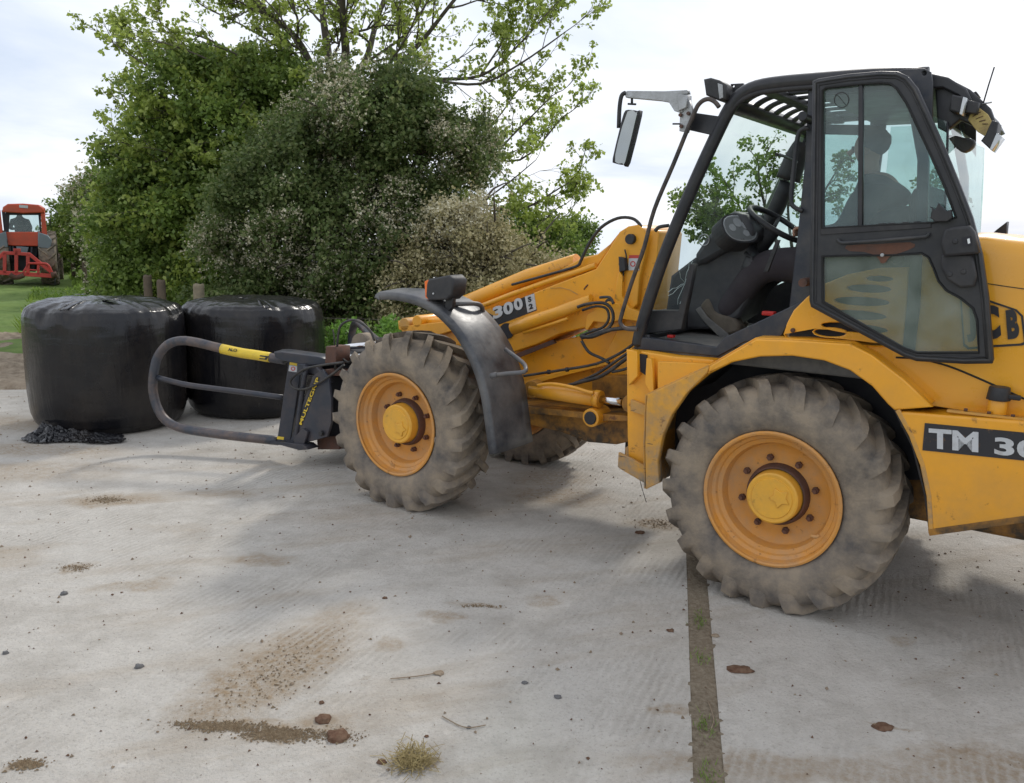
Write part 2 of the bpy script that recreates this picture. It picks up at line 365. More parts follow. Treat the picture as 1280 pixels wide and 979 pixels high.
# ------------------------------------------------------------------ ground
def ground_mat():
    m = bpy.data.materials.new('yard_concrete'); m.use_nodes = True; t = m.node_tree; b = t.nodes['Principled BSDF']; L = t.links.new
    def N(ty, **k):
        n = t.nodes.new(ty)
        for a, v in k.items(): setattr(n, a, v)
        return n
    co = N('ShaderNodeTexCoord').outputs['Object']
    def noi(s, d=6, r=.6, sc=None, rot=0, loc=(0, 0, 0)):
        v = co
        if sc or loc != (0, 0, 0):
            mp = N('ShaderNodeMapping'); mp.vector_type = 'TEXTURE' if False else 'POINT'
            r0 = N('ShaderNodeVectorRotate'); r0.rotation_type = 'Z_AXIS'; r0.inputs['Angle'].default_value = -rot; L(co, r0.inputs[0])
            mp.inputs['Scale'].default_value = sc or (1, 1, 1); mp.inputs['Location'].default_value = loc; L(r0.outputs[0], mp.inputs[0]); v = mp.outputs[0]
        n = N('ShaderNodeTexNoise'); n.inputs['Scale'].default_value = s; n.inputs['Detail'].default_value = d; n.inputs['Roughness'].default_value = r
        L(v, n.inputs['Vector']); return n.outputs['Fac']
    def rmp(f, a, c, lo=0., hi=1.):
        n = N('ShaderNodeMapRange'); n.inputs[1].default_value = a; n.inputs[2].default_value = c; n.inputs[3].default_value = lo; n.inputs[4].default_value = hi; L(f, n.inputs[0]); return n.outputs[0]
    def mm(op, a, c, cl=True):
        n = N('ShaderNodeMath', operation=op); n.use_clamp = cl
        for i, v in enumerate((a, c)):
            if isinstance(v, (int, float)): n.inputs[i].default_value = v
            else: L(v, n.inputs[i])
        return n.outputs[0]
    def mx(f, a, c, bt='MIX'):
        n = N('ShaderNodeMix', data_type='RGBA', blend_type=bt)
        if isinstance(f, float): n.inputs[0].default_value = f
        else: L(f, n.inputs[0])
        for i, v in ((6, a), (7, c)):
            if isinstance(v, tuple): n.inputs[i].default_value = v
            else: L(v, n.inputs[i])
        return n.outputs[2]
    col = mx(rmp(noi(.9, 5), .3, .7), (.44, .41, .365, 1), (.53, .50, .455, 1))
    col = mx(rmp(noi(11, 8, .7), .35, .7), col, (.56, .53, .48, 1))
    # fine aggregate speckle
    col = mx(mm('MULTIPLY', rmp(noi(62, 5, .75), .54, .68), .6), col, (.22, .195, .165, 1))
    col = mx(mm('MULTIPLY', rmp(noi(24, 8, .75, loc=(1, 8, 2)), .54, .66), .35), col, (.33, .30, .26, 1))
    col = mx(mm('MULTIPLY', rmp(noi(120, 2, .6, loc=(4, 4, 4)), .6, .7), .5), col, (.62, .6, .57, 1))
    # streaks of earth dragged about
    st = rmp(noi(1.6, 9, .66, sc=(.35, 1.5, 1), rot=R_(20)), .50, .68)
    col = mx(mm('MULTIPLY', st, .55), col, (.34, .27, .19, 1))
    # soil stains at their own places (world x, y, radius x, y, rotation, strength)
    tot = None
    wob = N('ShaderNodeTexNoise'); wob.inputs['Scale'].default_value = 7; wob.inputs['Detail'].default_value = 6; L(co, wob.inputs['Vector'])
    wv = N('ShaderNodeVectorMath', operation='SUBTRACT'); L(wob.outputs['Color'], wv.inputs[0]); wv.inputs[1].default_value = (.5, .5, .5)
    ws = N('ShaderNodeVectorMath', operation='SCALE'); L(wv.outputs[0], ws.inputs[0]); ws.inputs['Scale'].default_value = .22
    wc = N('ShaderNodeVectorMath', operation='ADD'); L(co, wc.inputs[0]); L(ws.outputs[0], wc.inputs[1])
    for px, py, a, c, ro, k in STAINS:
        g = gp(px, py)
        s = N('ShaderNodeVectorMath', operation='SUBTRACT'); L(wc.outputs[0], s.inputs[0]); s.inputs[1].default_value = (g.x, g.y, 0)
        r0 = N('ShaderNodeVectorRotate'); r0.rotation_type = 'Z_AXIS'; r0.inputs['Angle'].default_value = -ro; L(s.outputs[0], r0.inputs[0])
        ml = N('ShaderNodeVectorMath', operation='MULTIPLY'); L(r0.outputs[0], ml.inputs[0]); ml.inputs[1].default_value = (1 / a, 1 / c, 0)
        ln = N('ShaderNodeVectorMath', operation='LENGTH'); L(ml.outputs[0], ln.inputs[0])
        f = rmp(ln.outputs['Value'], 1.1, .55, 0, k); tot = f if tot is None else mm('MAXIMUM', tot, f)
    br = rmp(noi(22, 8, .75), .30, .62)
    tot = mm('MULTIPLY', tot, br)
    # tamped ridges across the slabs
    def ridges(rot, wl, mask):
        r0 = N('ShaderNodeVectorRotate'); r0.rotation_type = 'Z_AXIS'; r0.inputs['Angle'].default_value = -rot; L(wc.outputs[0] if False else co, r0.inputs[0])
        w = N('ShaderNodeTexWave', wave_type='BANDS', bands_direction='Y'); w.inputs['Scale'].default_value = 1 / wl / 3.18; w.inputs['Distortion'].default_value = 2.6
        w.inputs['Detail'].default_value = 3; w.inputs['Detail Scale'].default_value = 1.4; L(r0.outputs[0], w.inputs['Vector'])
        return mm('MULTIPLY', w.outputs['Fac'], mask)
    rid = ridges(R_(66), .042, rmp(noi(.8, 5, .6, loc=(2.2, 3.1, 0)), .42, .66))
    col = mx(mm('MULTIPLY', rmp(rid, .75, .1, 0, 1), mm('MULTIPLY', rmp(noi(2.6, 7, .65, loc=(2.2, 3.1, 0)), .44, .64), .40)), col, (.27, .24, .20, 1))
    col = mx(mm('MULTIPLY', tot, mm('ADD', rmp(rid, .9, .2, .0, .5), .62)), col, (.30, .22, .135, 1))
    # pale worn laitance, cracks
    col = mx(rmp(noi(.55, 5, .6, loc=(9, 1, 0)), .55, .75, 0, .35), col, (.62, .595, .55, 1))
    L(col, b.inputs['Base Color']); b.inputs['Roughness'].default_value = .9; b.inputs['Specular IOR Level'].default_value = .25
    h = mm('ADD', mm('MULTIPLY', rid, .42), mm('ADD', mm('MULTIPLY', noi(48, 7, .7), .55), mm('MULTIPLY', tot, .3)), False)
    h = mm('ADD', h, mm('MULTIPLY', noi(6, 9, .72), 1.6), False)
    bn = N('ShaderNodeBump'); bn.inputs['Strength'].default_value = 1.; bn.inputs['Distance'].default_value = .012; L(h, bn.inputs['Height']); L(bn.outputs[0], b.inputs['Normal'])
    return m
STAINS = [(345, 835, .26, .62, R_(-25), 1.0), (420, 775, .16, .3, R_(-20), .6), (285, 908, .20, .05, R_(8), 1.1), (350, 918, .14, .06, R_(0), 1.1),
          (95, 710, .10, .10, 0, .9), (165, 732, .28, .08, R_(15), .6), (325, 700, .22, .10, 0, .7), (140, 625, .35, .18, R_(10), .9),
          (275, 617, .35, .1, 0, .6), (460, 848, .02, .02, 0, .5), (550, 770, .14, .07, 0, .8), (487, 808, .07, .07, 0, .7), (840, 888, .12, .07, 0, .8),
          (680, 752, .12, .07, 0, .6), (600, 758, .16, .03, 0, .7), (924, 838, .05, .03, 0, 1.), (30, 955, .06, .04, 0, 1.), (1125, 800, .10, .07, 0, .6),
          (1050, 965, .9, .10, R_(-4), .8), (1250, 960, .5, .16, 0, .9), (1110, 908, .12, .02, R_(-10), 1.), (20, 590, .9, .3, 0, .6), (60, 563, .8, .25, 0, .8), (700, 620, .5, .28, 0, .75),
          (690, 598, .4, .3, 0, .7), (120, 585, .5, .2, 0, .5), (0, 700, .3, .2, 0, .4), (215, 660, .3, .1, 0, .3), (820, 655, .25, .12, 0, .8), (10, 530, 1.2, .4, 0, .7), (520, 950, .08, .06, 0, .8), (410, 905, .12, .09, 0, .7)]
def soil_mat(name, c1, c2, bump=.03, sc=14):
    m = mat(name, c1, .95, dirt=c2, damt=1., dscale=sc, var=.25, bump=bump, bscale=sc * 1.6, thr=.46, spec=.15); return m
M['concrete'] = ground_mat()
M['soil'] = soil_mat('joint_soil', (.15, .118, .082), (.25, .21, .155), .01, 40)
M['mud'] = soil_mat('churned_mud', (.20, .155, .11), (.34, .28, .21), .03, 7)
M['field'] = soil_mat('field_grass_ground', (.10, .16, .04), (.15, .21, .06), .03, 3)
def sheet(name, poly, z, m, th=0.):
    bm = bmesh.new(); v = [bm.verts.new((p[0], p[1], z)) for p in poly]; bm.faces.new(v)
    return tag(link(name, frombm(name, bm), None, m), kind='structure')
# field sheet to the horizon
bm = bmesh.new(); g = []
for yy, zz_ in ((-60, -.055), (20, -.055), (33, -.055), (36, -.14), (42, -.5), (60, -2.6), (120, -9.5), (300, -30), (1400, -140)):
    g.append([bm.verts.new((xx, yy, zz_)) for xx in (-900, -300, -60, 0, 60, 300, 900)])
for A, B in zip(g, g[1:]):
    for k in range(6): bm.faces.new((A[k], A[k + 1], B[k + 1], B[k]))
tag(link('field_ground', frombm('field_ground', bm, True), None, 'field'), kind='structure')
JA, JB = gp(886.5, 979), gp(871, 720)
jd = (JB - JA).normalized(); jn = Vector((jd.y, -jd.x, 0)); HW = .058
def jp(t, s): return (JA + jd * t + jn * s)
def slab(name, poly):
    bm = bmesh.new(); v = [bm.verts.new((p[0], p[1], 0)) for p in poly]; f = bm.faces.new(v)
    r = bmesh.ops.extrude_face_region(bm, geom=[f]); bmesh.ops.translate(bm, vec=(0, 0, -.14), verts=[x for x in r['geom'] if isinstance(x, bmesh.types.BMVert)])
    o = tag(link(name, frombm(name, bm), None, 'concrete'), kind='structure'); return o
jn0, jf0, jn1, jf1 = jp(-6, -HW), jp(9.6, -HW), jp(-6, HW), jp(9.0, HW)
slab('concrete_slab', [(-9, -4), (jn0.x, jn0.y), (jf0.x, jf0.y), (-1, 11.2), (-4.0, 10.1), (-7.2, 9.65), (-11, 9.9), (-14, 9.6), (-14, -4)])
slab('concrete_slab', [(jn1.x, jn1.y), (7.5, -4), (8.5, 5.0), (6.0, 6.0), (4.4, 6.5), (4.1, 9.5), (jf1.x, jf1.y)])
a, b, c_, d_ = jp(-6, -HW - .01), jp(9.6, -HW - .01), jp(9.6, HW + .01), jp(-6, HW + .01)
# soil in the joint: a lumpy strip
bm = bmesh.new(); nx, ny = 8, 360; g = []
for j in range(ny + 1):
    row = []
    for i in range(nx + 1):
        p = jp(-2.6 + 12 * j / ny, -HW - .03 + (2 * HW + .06) * i / nx)
        e = abs(i / nx - .5) * 2
        row.append(bm.verts.new((p.x, p.y, -.012 + .016 * (1 - e ** 3) * 0.8 + .014 * mnoise.noise(p * 22) + .006 * mnoise.noise(p * 70))))
    g.append(row)
for j in range(ny):
    for i in range(nx): bm.faces.new((g[j][i], g[j][i + 1], g[j + 1][i + 1], g[j + 1][i]))
tag(link('joint_soil', frombm('joint_soil', bm, True), None, 'soil'), kind='structure')
def rough_patch(name, x0, x1, y0, y1, z, amp, m, n=90, fr=1.6, edge=1., mask=None):
    bm = bmesh.new(); g = []
    for j in range(n + 1):
        row = []
        for i in range(n + 1):
            x = x0 + (x1 - x0) * i / n; y = y0 + (y1 - y0) * j / n; p = Vector((x, y, 0))
            e = min(i, n - i, j, n - j) / n * 8; e = min(1, e)
            h = z + amp * (mnoise.noise(p * fr) + .6 * mnoise.noise(p * fr * 2.7) + .35 * mnoise.noise(p * fr * 7))
            if mask: h = h * mask(x, y) + (-.12) * (1 - mask(x, y))
            row.append(bm.verts.new((x, y, h * e + (-.12) * (1 - e))))
        g.append(row)
    for j in range(n):
        for i in range(n): bm.faces.new((g[j][i], g[j][i + 1], g[j + 1][i + 1], g[j + 1][i]))
    return tag(link(name, frombm(name, bm, True), None, m), kind='structure')
def sst(a, b, x):
    t = min(1, max(0, (x - a) / (b - a))); return t * t * (3 - 2 * t)
rough_patch('mud_ground', -16, -4.5, 9.2, 16.6, .015, .085, 'mud', 130, 1.3, mask=lambda x, y: sst(9.6, 10.3, y - .25 * mnoise.noise(Vector((x * .9, 0, 0)))) * sst(16.2, 15.0, y + .8 * mnoise.noise(Vector((x * .6, 3, 0)))))
rough_patch('mud_ground', 3.6, 12, 4.9, 10.5, .02, .07, 'mud', 90, 1.6, mask=lambda x, y: sst(5.55, 5.9, y + (x - 3.4) * .35 + .1 * mnoise.noise(Vector((x * 2, 0, 0)))))
rough_patch('grass_verge', -40, 12, 10.4, 33, .02, .10, 'field', 120, .5)

# ------------------------------------------------------------------ grass and leaves (vectorised)
def island_mat(name, cols, rough=.6, trans=.35, gloss=.4, two=None):
    """leaf material, tone picked per leaf"""
    m = bpy.data.materials.new(name); m.use_nodes = True; t = m.node_tree; b = t.nodes['Principled BSDF']; L = t.links.new
    g = t.nodes.new('ShaderNodeNewGeometry'); r = t.nodes.new('ShaderNodeValToRGB'); L(g.outputs['Random Per Island'], r.inputs[0])
    r.color_ramp.interpolation = 'LINEAR'
    while len(r.color_ramp.elements) < len(cols): r.color_ramp.elements.new(.5)
    for i, c in enumerate(cols):
        r.color_ramp.elements[i].position = c[0]; r.color_ramp.elements[i].color = tuple(c[1:]) + (1,)
    co = t.nodes.new('ShaderNodeTexCoord'); n = t.nodes.new('ShaderNodeTexNoise'); n.inputs['Scale'].default_value = .9; n.inputs['Detail'].default_value = 3; L(co.outputs['Object'], n.inputs[0])
    mr = t.nodes.new('ShaderNodeMapRange'); mr.inputs[1].default_value = .3; mr.inputs[2].default_value = .7; mr.inputs[3].default_value = .75; mr.inputs[4].default_value = 1.25; L(n.outputs['Fac'], mr.inputs[0])
    hsv = t.nodes.new('ShaderNodeHueSaturation'); L(mr.outputs[0], hsv.inputs['Value']); L(r.outputs[0], hsv.inputs['Color'])
    L(hsv.outputs[0], b.inputs['Base Color']); b.inputs['Roughness'].default_value = rough; b.inputs['Specular IOR Level'].default_value = gloss
    tb = t.nodes.new('ShaderNodeBsdfTranslucent'); L(hsv.outputs[0], tb.inputs[0]); mx = t.nodes.new('ShaderNodeMixShader'); mx.inputs[0].default_value = trans
    o = t.nodes['Material Output']; L(b.outputs[0], mx.inputs[1]); L(tb.outputs[0], mx.inputs[2]); L(mx.outputs[0], o.inputs[0])
    return m
def bulk(name, verts, k, parent=None, m=None):
    """verts (N,k,3): N separate k-gons"""
    N = len(verts); me = bpy.data.meshes.new(name)
    me.vertices.add(N * k); me.vertices.foreach_set('co', verts.astype('f').ravel())
    me.loops.add(N * k); me.loops.foreach_set('vertex_index', np.arange(N * k, dtype='i'))
    me.polygons.add(N); me.polygons.foreach_set('loop_start', np.arange(0, N * k, k, dtype='i')); me.polygons.foreach_set('loop_total', np.full(N, k, 'i'))
    me.update(calc_edges=True)
    return link(name, me, parent, m)
def leaves(P, size, up=.3, asp=.6, droop=0., out=None):
    """rhombic leaves at points P, random facing"""
    N = len(P); n = rng.normal(size=(N, 3)); n[:, 2] += up
    if out is not None: n += out * 1.0
    n /= np.linalg.norm(n, axis=1)[:, None]
    d = rng.normal(size=(N, 3)); d[:, 2] -= droop; d -= (d * n).sum(1)[:, None] * n; d /= np.linalg.norm(d, axis=1)[:, None]
    w = np.cross(n, d); s = (size * rng.uniform(.6, 1.35, N))[:, None]
    v = np.stack([P, P + d * s * .55 + w * s * asp * .5 + n * s * .08, P + d * s, P + d * s * .55 - w * s * asp * .5 + n * s * .08], 1)
    return v
M['leaf_bright'] = island_mat('bright_sycamore_leaf', [(0, .22, .28, .05), (.5, .34, .42, .085), (1, .48, .55, .17)], .5, .55)
M['leaf_mid'] = island_mat('mid_green_leaf', [(0, .095, .15, .03), (.5, .16, .235, .045), (1, .27, .36, .085)], .55, .45)
M['leaf_dark'] = island_mat('dark_hawthorn_leaf', [(0, .080, .125, .034), (.6, .135, .185, .055), (1, .24, .27, .11)], .55, .45)
M['leaf_tan'] = island_mat('faded_hawthorn_leaf', [(0, .20, .19, .08), (.5, .40, .35, .18), (1, .60, .54, .33)], .7, .3)
M['blossom'] = island_mat('white_blossom', [(0, .40, .36, .22), (.6, .56, .52, .36), (1, .78, .75, .60)], .7, .3)
M['grassblade'] = island_mat('grass_blade', [(0, .13, .21, .035), (.5, .20, .32, .05), (1, .30, .40, .09)], .6, .45)
M['nettle'] = island_mat('nettle_leaf', [(0, .12, .24, .03), (.5, .17, .33, .05), (1, .24, .42, .08)], .5, .4)
M['bark'] = mat('grey_brown_bark', (.10, .082, .062), .9, dirt=(.05, .045, .035), damt=.6, dscale=10, bump=.01, bscale=25)
M['straw'] = island_mat('dry_straw', [(0, .20, .15, .06), (1, .36, .29, .13)], .8, .2)

def grass(name, x0, x1, y0, y1, n, hgt, cond=None, m='grassblade', w=.012, ph=0.):
    x = rng.uniform(x0, x1, n); y = rng.uniform(y0, y1, n)
    if cond is not None:
        k = cond(x, y); x, y = x[k], y[k]
    n = len(x); h = hgt * rng.uniform(.5, 1.3, n) * (1 + .5 * np.sin(x * 1.3 + y * .9)); a = rng.uniform(0, 6.28, n); ln = rng.uniform(.1, .55, n) * h
    P = np.stack([x, y, np.full(n, ph)], 1); t = np.stack([np.cos(a) * ln, np.sin(a) * ln, h], 1); s = np.stack([-np.sin(a), np.cos(a), 0 * a], 1) * w * rng.uniform(.7, 1.3, n)[:, None]
    dist = np.hypot(x, y)[:, None] / 12; s = s * np.maximum(1, dist)
    v = np.stack([P - s, P + s, P + t * .55 + s * .7, P + t + np.stack([np.cos(a) * ln, np.sin(a) * ln, 0 * a], 1) * .35, P + t * .55 - s * .7], 1)
    return tag(bulk(name, v, 5, None, m), kind='stuff')
wob_ = lambda x: np.sin(x * 1.7) * .35 + np.sin(x * 4.1) * .18
g1 = grass('field_grass', -30, -4.3, 14.2, 34, 60000, .15, lambda x, y: (y > 15.2 + wob_(x)) & (x / y > -.66) & (x > -5.2 - (y - 12) * .53 - .8 + 0 * y - 4 * (y < 0)))
g1['label'] = 'rough green field grass left of the black bales'; g1['category'] = 'grass'
g2 = grass('hedge_grass', -18, 9, 10.2, 34, 70000, .17, lambda x, y: (x > -4.8 - (y - 10.6) * .53 - 1.6) & ((y > 14.5) | (x > -5.0)) & (x / y > -.66) & ((y > 11.3) | (x > -3.4)) & (y < 24 + 0 * x) & (y > 10.7 + .3 * wob_(x)))
g2['label'] = 'long grass along the foot of the hedge'; g2['category'] = 'grass'
ja = rng.uniform(0, 1, 260); cl = np.array([jp(t, s)[:2] for t, s in zip(rng.choice([1.05, .98, -.0, .05, -.3, -.35, .6], 260) + rng.normal(0, .05, 260) + .35, rng.normal(0, .022, 260))])
h = rng.uniform(.008, .03, 260); a_ = rng.uniform(0, 6.28, 260)
P = np.c_[cl, np.full(260, .004)]; t_ = np.stack([np.cos(a_) * h * .9, np.sin(a_) * h * .9, h], 1); s_ = np.stack([-np.sin(a_), np.cos(a_), 0 * a_], 1) * .0022
tg = tag(bulk('joint_weeds', np.stack([P - s_, P + s_, P + t_], 1), 3, None, 'grassblade'), 'small green weeds growing in the soil joint', 'weeds', kind='stuff')

# ------------------------------------------------------------------ trees
def branch_tree(bm, p, d, L, r, depth, tips, spread=.5, upb=.12, nb=(2, 3), decay=.74, minr=.008, bend=.12, mids=None):
    """grow a limb as a few bent steps, then fork"""
    k = 4; pts = [p.copy()]; q = p.copy(); dd = d.copy()
    for i in range(k):
        dd = (dd + Vector((random.gauss(0, bend), random.gauss(0, bend), random.gauss(0, bend) + upb * .35))).normalized()
        q = q + dd * L / k; pts.append(q.copy())
        if mids is not None and depth <= 2: mids.append((q.copy(), dd.copy()))
    tubebm(bm, pts, [r, r * .68], 6 if r < .05 else 9, False, 1)
    if depth == 0 or r * .68 < minr: tips.append((q.copy(), dd.copy())); return
    n = random.choice(nb)
    for i in range(n):
        ax = dd.orthogonal().normalized(); ax.rotate(Matrix.Rotation(random.uniform(0, 6.28), 3, dd))
        nd = dd.copy(); nd.rotate(Matrix.Rotation(spread * random.uniform(.55, 1.25), 3, ax)); nd.z += upb; nd.normalize()
        s = random.uniform(.8, 1.1)
        branch_tree(bm, q, nd, L * decay * s, r * .66 * s, depth - 1, tips, spread, upb, nb, decay, minr, bend, mids)
    if depth >= 2:
        j = random.choice((1, 2, 3)); ax = dd.orthogonal().normalized(); ax.rotate(Matrix.Rotation(random.uniform(0, 6.28), 3, dd))
        nd = dd.copy(); nd.rotate(Matrix.Rotation(spread * 1.6, 3, ax)); nd.normalize()
        branch_tree(bm, pts[j], nd, L * decay * .8, r * .4, depth - 2, tips, spread, upb, nb, decay, minr, bend, mids)
def clumps(tips, per, rad, size, asp=.7, droop=.5, up=.2, flat=.6):
    P = np.array([tuple(t[0]) for t in tips]); P = np.repeat(P, per, 0); N = len(P)
    o = rng.normal(size=(N, 3)); o /= np.linalg.norm(o, axis=1)[:, None]; o *= (rad * rng.uniform(0, 1, N) ** .5)[:, None]; o[:, 2] *= flat
    return leaves(P + o, size, up, asp, droop)
def at(px, py, y):                              # point on the pixel ray at distance y (only used to lay out the planting)
    d = px_dir(px, py); return CAMP + d * (y / d.y)
def tree_empty(name, loc, label, cat='tree', group=None):
    return empty(name, Matrix.Translation(loc), label, cat, group)
def rel(v, loc): return v - np.array(tuple(loc))[None, None, :]
def put(root, o):                                # children keep world-built meshes: shift them to the root's origin
    o.parent = root; me = o.data; l = root.matrix_world.translation
    me.transform(Matrix.Translation(-l)); return o

# --- tall sycamore just coming into leaf, behind the hawthorns
T0 = Vector((-3.55, 16.5, 0)); syc = tree_empty('sycamore_tree', T0, 'tall open sycamore in fresh light green leaf rising above the hawthorns')
bm = bmesh.new(); tips = []; mids = []
random.seed(11)
fork = at(418, 135, 16.5)
tubebm(bm, [T0 + Vector((0, 0, -.1)), T0 + Vector((.05, 0, 1.5)), Vector((fork.x + .1, 16.5, 3.0)), fork], [.24, .20, .17, .15], 12)
def limb(path, r0, depth=4, L=.62, sp=.5, start=1):
    P = [at(*q) for q in path]; sm = smoothpts(P, 4)
    r0 *= .85 if path[-1][1] < -100 or path[-1][0] in (300, 490) else .55; tubebm(bm, sm, [r0, r0 * .4], 8, False, 1)
    n = len(sm)
    for i in range(int(n * .2), n):
        if i % 2 == 0 or i == n - 1:
            d = (sm[i] - sm[i - 1]).normalized(); ax = d.orthogonal().normalized(); ax.rotate(Matrix.Rotation(random.uniform(0, 6.28), 3, d))
            nd = d.copy()
            if i < n - 1: nd.rotate(Matrix.Rotation(random.uniform(.5, 1.0), 3, ax))
            branch_tree(bm, sm[i], nd, L * random.uniform(.7, 1.1) * (1 - .3 * i / n), r0 * .33, depth - 1 if i < n * .5 else depth - 1, tips, sp, .10, (2, 3), .76, .003, .14, mids)
Y = 16.5
for path, r0 in [
    ([(418, 135, Y), (395, 95, Y - .3), (372, 50, Y - .5), (340, 20, Y - .8), (300, -20, Y - 1)], .10),
    ([(418, 135, Y), (412, 80, Y + .3), (405, 30, Y + .6), (398, -30, Y + 1), (385, -110, Y + 1)], .11),
    ([(418, 135, Y), (432, 75, Y), (428, 20, Y - .2), (430, -40, Y - .4), (440, -130, Y - .4)], .11),
    ([(418, 120, Y), (455, 80, Y + .4), (470, 30, Y + .8), (490, -30, Y + 1.2)], .10),
    ([(425, 140, Y), (470, 110, Y - .5), (520, 60, Y - .8), (560, 10, Y - 1), (600, -40, Y - 1)], .10),
    ([(470, 110, Y - .5), (540, 100, Y - .4), (600, 95, Y - .2), (640, 65, Y), (690, 10, Y + .2)], .07),
    ([(540, 100, Y - .4), (600, 105, Y - .6), (650, 80, Y - .8), (700, 45, Y - 1)], .05),
    ([(400, 110, Y), (350, 85, Y + .3), (300, 70, Y + .5), (250, 45, Y + .5), (205, 40, Y + .4)], .07),
    ([(405, 150, Y), (340, 130, Y - .3), (270, 110, Y - .5), (215, 100, Y - .5), (165, 70, Y - .4)], .07),
    ([(400, 160, Y), (330, 160, Y + .2), (250, 150, Y + .3), (195, 165, Y + .3), (160, 135, Y + .3)], .06),
    ([(425, 180, Y), (500, 180, Y + .5), (580, 190, Y + .8), (650, 200, Y + 1), (700, 150, Y + 1)], .07),
    ([(425, 210, Y), (520, 230, Y), (600, 255, Y + .1), (650, 262, Y + .1), (700, 235, Y + .1)], .07),
    ([(425, 240, Y), (530, 280, Y + .3), (600, 300, Y + .4), (660, 290, Y + .5), (695, 262, Y + .5)], .06),
    ([(520, 230, Y), (590, 220, Y - .4), (640, 170, Y - .4), (690, 120, Y - .4)], .05),
    ([(395, 95, Y), (350, 60, Y + .6), (300, 30, Y + 1), (250, 5, Y + 1.2), (235, -20, Y + 1.2)], .045),
    ([(340, 130, Y - 1), (280, 85, Y - 1.3), (225, 60, Y - 1.4), (190, 50, Y - 1.4)], .04),
    ([(330, 160, Y - 1.2), (260, 190, Y - 1.6), (200, 200, Y - 1.7), (165, 215, Y - 1.7)], .04),
    ([(330, 150, Y - 1.2), (270, 130, Y - 1.6), (215, 135, Y - 1.7)], .04), ([(340, 170, Y - 1.2), (290, 220, Y - 1.8), (240, 250, Y - 1.9), (195, 260, Y - 1.9)], .04),
    ([(455, 80, Y), (510, 40, Y + .3), (540, -10, Y + .5), (560, -60, Y + .5)], .05), ([(600, 95, Y), (630, 50, Y + .5), (650, 10, Y + .6), (665, -30, Y + .6)], .04),
    ([(580, 190, Y), (620, 150, Y + .3), (650, 110, Y + .3), (680, 80, Y + .3)], .035), ([(600, 255, Y), (640, 225, Y + .3), (670, 200, Y + .4)], .035),
    ([(600, 300, Y), (640, 320, Y + .2), (675, 318, Y + .2), (700, 300, Y + .2)], .035), ([(560, 230, Y - .4), (600, 270, Y - .9), (640, 300, Y - 1)], .035),
    ([(470, 100, Y), (500, 60, Y - 1), (520, 20, Y - 1.2), (530, -20, Y - 1.2)], .04), ([(418, 110, Y), (380, 70, Y - 1), (350, 20, Y - 1.4), (320, -10, Y - 1.4)], .04)]:
    limb(path, r0)
put(syc, tag(link('trunk', frombm('trunk', bm, True), None, 'bark')))
tp = tips + random.sample(mids, len(mids) // 5)
lv = clumps(tp, 6, .095, .080, .74, .7, .3, .6)
put(syc, bulk('crown', lv, 4, None, 'leaf_bright'))
print('syc tips', len(tips), 'leaves', len(lv))
def sprays(root, lobes, n, per, rad, size, m, seed):
    r2 = np.random.default_rng(seed); T = []
    for i in range(n):
        l = lobes[r2.integers(len(lobes))]; d = r2.normal(size=3); d[1] -= .5; d /= np.linalg.norm(d); p = np.array(l[:3]) + d * np.array(l[3:6]) * r2.uniform(.92, 1.22); T.append((p, d))
    put(root, bulk('fresh_growth', clumps(T, per, rad, size, .74, .6, .3, .7), 4, None, m))

